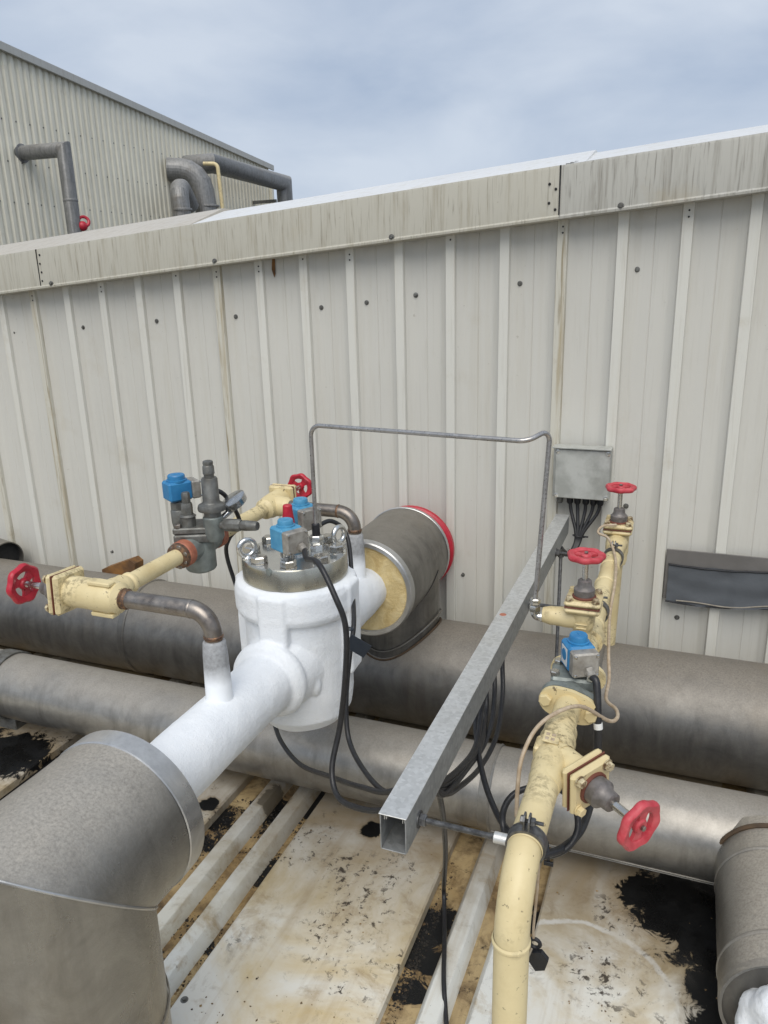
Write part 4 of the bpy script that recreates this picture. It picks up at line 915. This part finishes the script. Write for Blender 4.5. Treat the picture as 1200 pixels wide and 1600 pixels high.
# middle angle valve (stem up), feeding the thin tube
tv, X, Y, p0 = stop_valve('small cream angle valve with upright stem and flat red handwheel above the blue coil', (PXc-.008, 1.915, -.865), (0, 0, 1),
           [((-1, 0, -.02), .105, .025, .020), ((0, 0, -1), .105, .022, .0185)], .031, .028, .092, .176, .048, 0, 'redfaded')
for q in range(3): MB().box((PXc-.008+.0, 1.915-.0325, -.868-.011*q), (.030-.004*q, .004, .0035), .001).build('raised_mark', 'yellow', tv)
t = thing('tube_elbow', 'small shiny compression elbow joining the thin tube to the middle valve', 'fitting', (-.335, 1.915, -.875))
MB().cyl((-.309, 1.915, -.875), (-.322, 1.915, -.875), .0135, 18).build('nipple', 'zinc', t)
MB().tube(fillet([(-.318, 1.915, -.8755), (-.338, 1.915, -.8755), (-.338, 1.915, -.855)], .012, 5), .0115, 16).build('bend', 'chrome', t, 50)
MB().hexa((-.338, 1.915, -.860), (0, 0, 1), .0155, .018).hexa((-.338, 1.915, -.839), (0, 0, 1), .0145, .016, 6, .8).build('nut', 'chrome', t)
single(MB().tube(fillet([(-1.042, 2.03, -.72), (-1.042, 2.03, -.405), (-.368, 1.90, -.395), (-.322, 1.965, -.373), (-.338, 1.915, -.835)], [.035, .04, .022, .01], 8), .0067, 14), 'sensing_tube', 'tube', 'thin bent steel tube arching from the top flange over to the right valves', 'tube', (-1.042, 2.03, -.72), ang=60)

# far valve by the wall
tv, X, Y, p0 = stop_valve('cream angle valve nearest the wall with upright stem and red handwheel', (PXc-.003, 2.885, PZc+.0), (0, 0, 1),
           [((0, -1, 0), .10, .036, .030), ((0, 0, -1), .09, .038, .034)], .041, .036, .105, .208, .055, 0, 'redfaded')

# ------------------------------------------------------------------ junction box on the wall
t = thing('junction_box', 'stained grey metal junction box screwed to the ribbed wall', 'junction box', (-.375, 3.07, -.85))
BXc, BZc = -.372, -.752
MB().box((BXc, 3.078, BZc), (.222, .062, .206), .004).build('body', 'box', t)
lid = MB().box((BXc+.004, 3.041, BZc-.003), (.212, .014, .200), .003).build('lid', 'box', t)
MB().box((BXc, 3.045, BZc+.1045), (.226, .05, .006), .001).build('top_lip', 'box', t)
for sx in (-1, 1):
    for sz in (-1, 1):
        p = V((BXc+.004+sx*.097, 3.034, BZc-.003+sz*.090)); MB().lathe(p, (0, -1, 0), [(0, .009), (.003, .009), (.0035, .006)], 18).box(p+V((0, -.0037, 0)), (.010, .001, .002), .0003).build('lid_screw', 'zinc', lid)
GX = [-.455, -.415, -.385, -.352, -.322, -.295]
for i, x in enumerate(GX):
    MB().hexa((x, 3.075, -.853), (0, 0, -1), .0165, .012).lathe((x, 3.075, -.865), (0, 0, -1), [(0, .0135), (.016, .013), (.022, .009)], 18).build('cable_gland', 'cast' if i == 0 else 'black', t)
t2 = 'cables below the junction box'
for i, x in enumerate(GX[1:]):
    pts = [(x, 3.075, -.875), (x+(-.36-x)*.15, 3.07, -.92), (-.365+(x+.35)*.25, 3.04, -.995), (-.372+(x+.35)*.12, 3.02, -1.04), (-.392+(x+.35)*.12, 2.98, -1.075), (-.43+.006*i, 2.93, -1.045), (-.435+.006*i, 2.85, -1.0)]
    single(MB().tube(spline(pts, 6), .0072, 10), 'cable', 'rubber', 'black cable dropping from the %s gland of the junction box' % ('second left', 'third', 'middle', 'next to last', 'rightmost')[i], 'cable', pts[0], t2, 60)
single(MB().torus((-.368, 3.034, -1.01), (.1, .2, 1), .0235, .0028, 20, 6).box((-.338, 3.02, -1.006), (.018, .006, .006), .001), 'cable_tie', 'black', 'black cable tie round the bundle under the junction box', 'cable tie', (-.368, 3.034, -1.01))
single(MB().torus((-.383, 2.99, -1.066), (.5, .3, 1), .026, .003, 20, 6), 'hose_band', 'zinc', 'bright wire band round the cable bundle beside the trunking end', 'band', (-.383, 2.99, -1.066))

# ------------------------------------------------------------------ dark patch on the wall at right
t = thing('patch_panel', 'dark grey sheet patch with peeling foil flap on the wall at right', 'panel', (.22, 3.1, -1.26))
MB().box((.27, 3.104, -1.158), (.60, .006, .212), .002, (1, 0, .0), (0, 1, 0)).build('sheet', 'patch', t)
R = []; nx = 40
for i in range(nx+1):
    u_ = i/nx; x = -.018 + .575*u_; row = []
    for j in range(13):
        v_ = j/12; lap = .010 if u_ > .42 else 0.0; z = -1.112 - .150*v_ - .014*v_*math.sin(u_*5+.5) - .003*v_*mnoise.noise(V((u_*18, 1, 1))); bulge = .006 + .004*v_ + .008*max(0, v_-.75)*4*abs(math.sin(u_*3.3+.4)) + lap*.5*(.3+v_) + .005*mnoise.noise(V((u_*7, v_*4, 1))) + .002*math.sin(v_*9+u_*6)
        row.append(V((x + .004*mnoise.noise(V((u_*5, v_*9, 4))), 3.100-bulge, z + .004*mnoise.noise(V((u_*12, v_*3, 2))))))
    R.append(row)
vs_ = [p for r in R for p in r] + [p + V((0, .0025, -.001)) for r in R for p in r]; fs = []; N = (nx+1)*13
for i in range(nx):
    for j in range(12):
        a = i*13+j; fs.append((a, a+1, a+14, a+13)); fs.append((N+a, N+a+13, N+a+14, N+a+1))
for i in range(nx): fs += [(i*13, (i+1)*13, N+(i+1)*13, N+i*13), (i*13+12, N+i*13+12, N+(i+1)*13+12, (i+1)*13+12)]
for j in range(12): fs += [(j, N+j, N+j+1, j+1), (nx*13+j, nx*13+j+1, N+nx*13+j+1, N+nx*13+j)]
MB().add(vs_, fs).build('foil_flap', 'flap', t, 60)
sp = [V((-.02+.6*i/30, 3.092+.003*mnoise.noise(V((i*.4, 1, 1))), -1.112-.006*math.sin(i*.21)-.004*mnoise.noise(V((i*.3, 2, 1))))) for i in range(31)]
MB().tube(sp, .004, 8).build('sealant_bead', 'black', t)
sp = [V((-.02+.57*i/30, 3.086, -1.262-.012*math.sin(i/30*5+.5))) for i in range(31)]
MB().tube(sp, .004, 8).build('dark_edge', 'black', t)
sp = [V((.02+.54*i/30, 3.080, -1.252-.012*math.sin(i/30*5+.7)+.005*math.sin(i*.4))) for i in range(31)]
MB().tube(sp, .003, 8).build('torn_backing', 'backing', t)

# ------------------------------------------------------------------ odd pieces behind the pipes at left
t = thing('duct_hood', 'short open grey duct end lying behind the wall pipe at far left', 'duct', (-3.55, 3.02, -1.42))
MB().lathe((-3.62, 3.02, -1.43), (1, -.25, 0), [(0, .095), (.16, .095), (.16, .089), (0, .089)], 36, False).build('shell', 'jacket_tee', t)
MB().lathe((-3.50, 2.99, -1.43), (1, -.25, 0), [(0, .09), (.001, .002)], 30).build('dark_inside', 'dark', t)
single(MB().prism([(0, 0), (.19, .075), (.22, .055), (.215, .015), (.20, -.03), (0, -.03)], (-2.80, 3.045, -1.415), (1, 0, 0), (0, 0, 1), 0, .07), 'rusty_bracket', 'rust', 'rusty orange bracket poking up behind the thick wall pipe', 'bracket', (-2.7, 3.0, -1.43))

# ------------------------------------------------------------------ loose cables
def cable(label, pts, r=.0068, mt='rubber', name='cable', k=7, n=10, group='loose black cables'):
    return single(MB().tube(spline(pts, k), r, n), name, mt, label, 'cable', pts[0], group, 60)
G1 = tuple(g1)
cable('black cable curving from the front blue coil down past the frosted valve', [G1, (G1[0]+.03, G1[1]-.045, G1[2]-.008), (-.89, 1.74, -.725), (-.825, 1.70, -.80), (-.80, 1.70, -.88), (-.806, 1.70, -1.014), (-.829, 1.70, -1.178), (-.837, 1.65, -1.291), (-.798, 1.6, -1.339), (-.715, 1.55, -1.318), (-.622, 1.5, -1.263), (-.509, 1.42, -1.14), (-.43, 1.36, -1.0)], .0082)
cable('black cable hanging just behind the front coil cable, right of the frosted valve', [(-1.085, 2.10, -.755), (-1.05, 2.16, -.745), (-1.0, 2.17, -.80), (-.926, 2.03, -.925), (-.867, 1.9, -.969), (-.860, 1.85, -1.038), (-.855, 1.8, -1.157), (-.829, 1.75, -1.259), (-.738, 1.65, -1.278), (-.633, 1.55, -1.249), (-.535, 1.45, -1.12), (-.435, 1.38, -1.0)], .0074)
cable('black cable dropping from the pilot valve behind the frosted body', [(-1.452, 2.045, -.635), (-1.40, 2.08, -.66), (-1.40, 2.16, -.78), (-1.49, 2.22, -.87), (-1.525, 2.25, -.953), (-1.479, 2.25, -1.136), (-1.419, 2.2, -1.325), (-1.294, 2.1, -1.483), (-1.202, 2.0, -1.506), (-1.077, 1.9, -1.5), (-.897, 1.75, -1.4), (-.727, 1.6, -1.291), (-.596, 1.5, -1.2), (-.44, 1.40, -1.0)], .0076)
cable('outermost black cable in the slack bundle right of the trunking', [(-.43, 2.0, -.995), (-.452, 1.95, -1.05), (-.440, 1.9, -1.114), (-.424, 1.8, -1.154), (-.430, 1.7, -1.181), (-.432, 1.5, -1.123), (-.431, 1.36, -1.06), (-.43, 1.30, -.997)])
cable('middle black cable in the slack bundle right of the trunking', [(-.43, 1.95, -.995), (-.462, 1.9, -1.06), (-.451, 1.85, -1.148), (-.427, 1.7, -1.158), (-.417, 1.5, -1.106), (-.425, 1.35, -1.064), (-.43, 1.31, -.997)])
cable('inner black cable in the slack bundle right of the trunking', [(-.43, 1.86, -.995), (-.455, 1.8, -1.06), (-.433, 1.75, -1.126), (-.421, 1.6, -1.128), (-.426, 1.45, -1.09), (-.434, 1.36, -1.05), (-.43, 1.32, -.997)])
cable('slack black cable hanging lowest in the bundle right of the trunking', [(-.425, 2.06, -.995), (-.445, 2.02, -1.06), (-.428, 1.95, -1.150), (-.415, 1.82, -1.205), (-.425, 1.68, -1.215), (-.430, 1.5, -1.150), (-.425, 1.37, -1.075), (-.43, 1.29, -.997)])
cable('tight black cable highest in the bundle right of the trunking', [(-.425, 1.78, -.995), (-.43, 1.72, -1.05), (-.415, 1.6, -1.095), (-.418, 1.46, -1.07), (-.43, 1.34, -1.03), (-.43, 1.30, -.997)])
cable('black cable from the trunking coiled in a loop behind the near clamp', [(-.43, 1.80, -.995), (-.452, 1.75, -1.09), (-.424, 1.65, -1.129), (-.378, 1.55, -1.162), (-.33, 1.48, -1.188), (-.289, 1.42, -1.178), (-.259, 1.4, -1.193), (-.21, 1.4, -1.2), (-.166, 1.42, -1.184), (-.147, 1.45, -1.151), (-.162, 1.48, -1.111), (-.2, 1.5, -1.096), (-.252, 1.5, -1.105), (-.292, 1.48, -1.118), (-.311, 1.46, -1.146), (-.309, 1.44, -1.179), (-.28, 1.4, -1.194), (-.213, 1.38, -1.18)], .0074)
G3 = tuple(g3)
cable('black cable from the bright blue coil down beside the near valve', [G3, (G3[0]+.012, G3[1]-.012, G3[2]-.010), (-.134, 1.63, -.985), (-.130, 1.625, -1.05), (-.128, 1.61, -1.126), (-.134, 1.6, -1.181), (-.145, 1.5, -1.192), (-.173, 1.42, -1.184), (-.207, 1.36, -1.165)], .0088)
cable('single black cable hanging from the trunking down to the roof', [(-.432, 1.33, -.996), (-.437, 1.36, -1.05), (-.453, 1.45, -1.199), (-.50, 1.62, -1.45), (-.56, 1.80, -1.72), (-.592, 1.90, -1.845), (-.575, 1.85, -1.885), (-.535, 1.72, -1.868), (-.50, 1.60, -1.860), (-.47, 1.52, -1.886), (-.425, 1.40, -1.895), (-.40, 1.25, -1.90)])
single(MB().torus((-.2, 1.385, -1.172), (1, .2, .1), .017, .004, 18, 6).box((-.195, 1.37, -1.19), (.02, .006, .01), .001), 'cable_tie', 'black', 'black cable tie holding the coiled cable under the near clamp', 'cable tie', (-.2, 1.385, -1.17))
single(MB().cyl((-.1335, 1.6295, -.992), (-.1315, 1.6275, -1.006), .0105, 16), 'cable_marker', 'white', 'small white marker sleeve on the cable below the bright blue coil', 'marker', (-.136, 1.688, -.995))
cable('thin beige line looping along and across the cream pipe', [(-.21, 2.83, -.885), (-.255, 2.80, -.885), (-.264, 2.74, -.893), (-.225, 2.72, -.905), (-.190, 2.6, -.929), (-.170, 2.4, -.936), (-.165, 2.2, -.969), (-.147, 2.0, -.995), (-.134, 1.9, -1.019), (-.131, 1.8, -1.024), (-.103, 1.75, -1.019), (-.096, 1.7, -1.013), (-.113, 1.66, -1.0), (-.168, 1.57, -.922), (-.216, 1.5, -.911), (-.248, 1.45, -.929), (-.264, 1.4, -.968), (-.267, 1.38, -1.025), (-.266, 1.37, -1.09)], .0046, 'beige', group=None)
# tags
c_, s_ = math.cos(.75), math.sin(.75)
single(MB().box((-.812, 1.80, -.985), (.066, .0022, .046), .0006, (.80, .25, -.55), (-.25, .95, .05)).torus((-.862, 1.86, -.966), (.2, .2, 1), .010, .003, 14, 6), 'cable_tag', 'tag', 'dark blank tag hanging on the cables beside the frosted valve', 'tag', (-.83, 1.84, -.98))
single(MB().prism([(-.012, .012), (.006, .018), (.020, .002), (.014, -.022), (-.004, -.030), (-.018, -.010)], (-.182, 1.20, -1.262), (1, 0, 0), (0, 0, 1), 0, .010).torus((-.190, 1.20, -1.235), (0, 1, 0), .010, .004, 14, 6), 'hanging_tag', 'black', 'small black six sided tag dangling beside the cream riser', 'tag', (-.18, 1.2, -1.26))
single(MB().tube(spline([(-.193, 1.20, -1.226), (-.193, 1.195, -1.19), (-.188, 1.19, -1.10), (-.185, 1.18, -1.0)], 5), .0025, 8), 'tag_string', 'beige', 'thin string holding the black tag to the cream riser', 'string', (-.19, 1.2, -1.23))
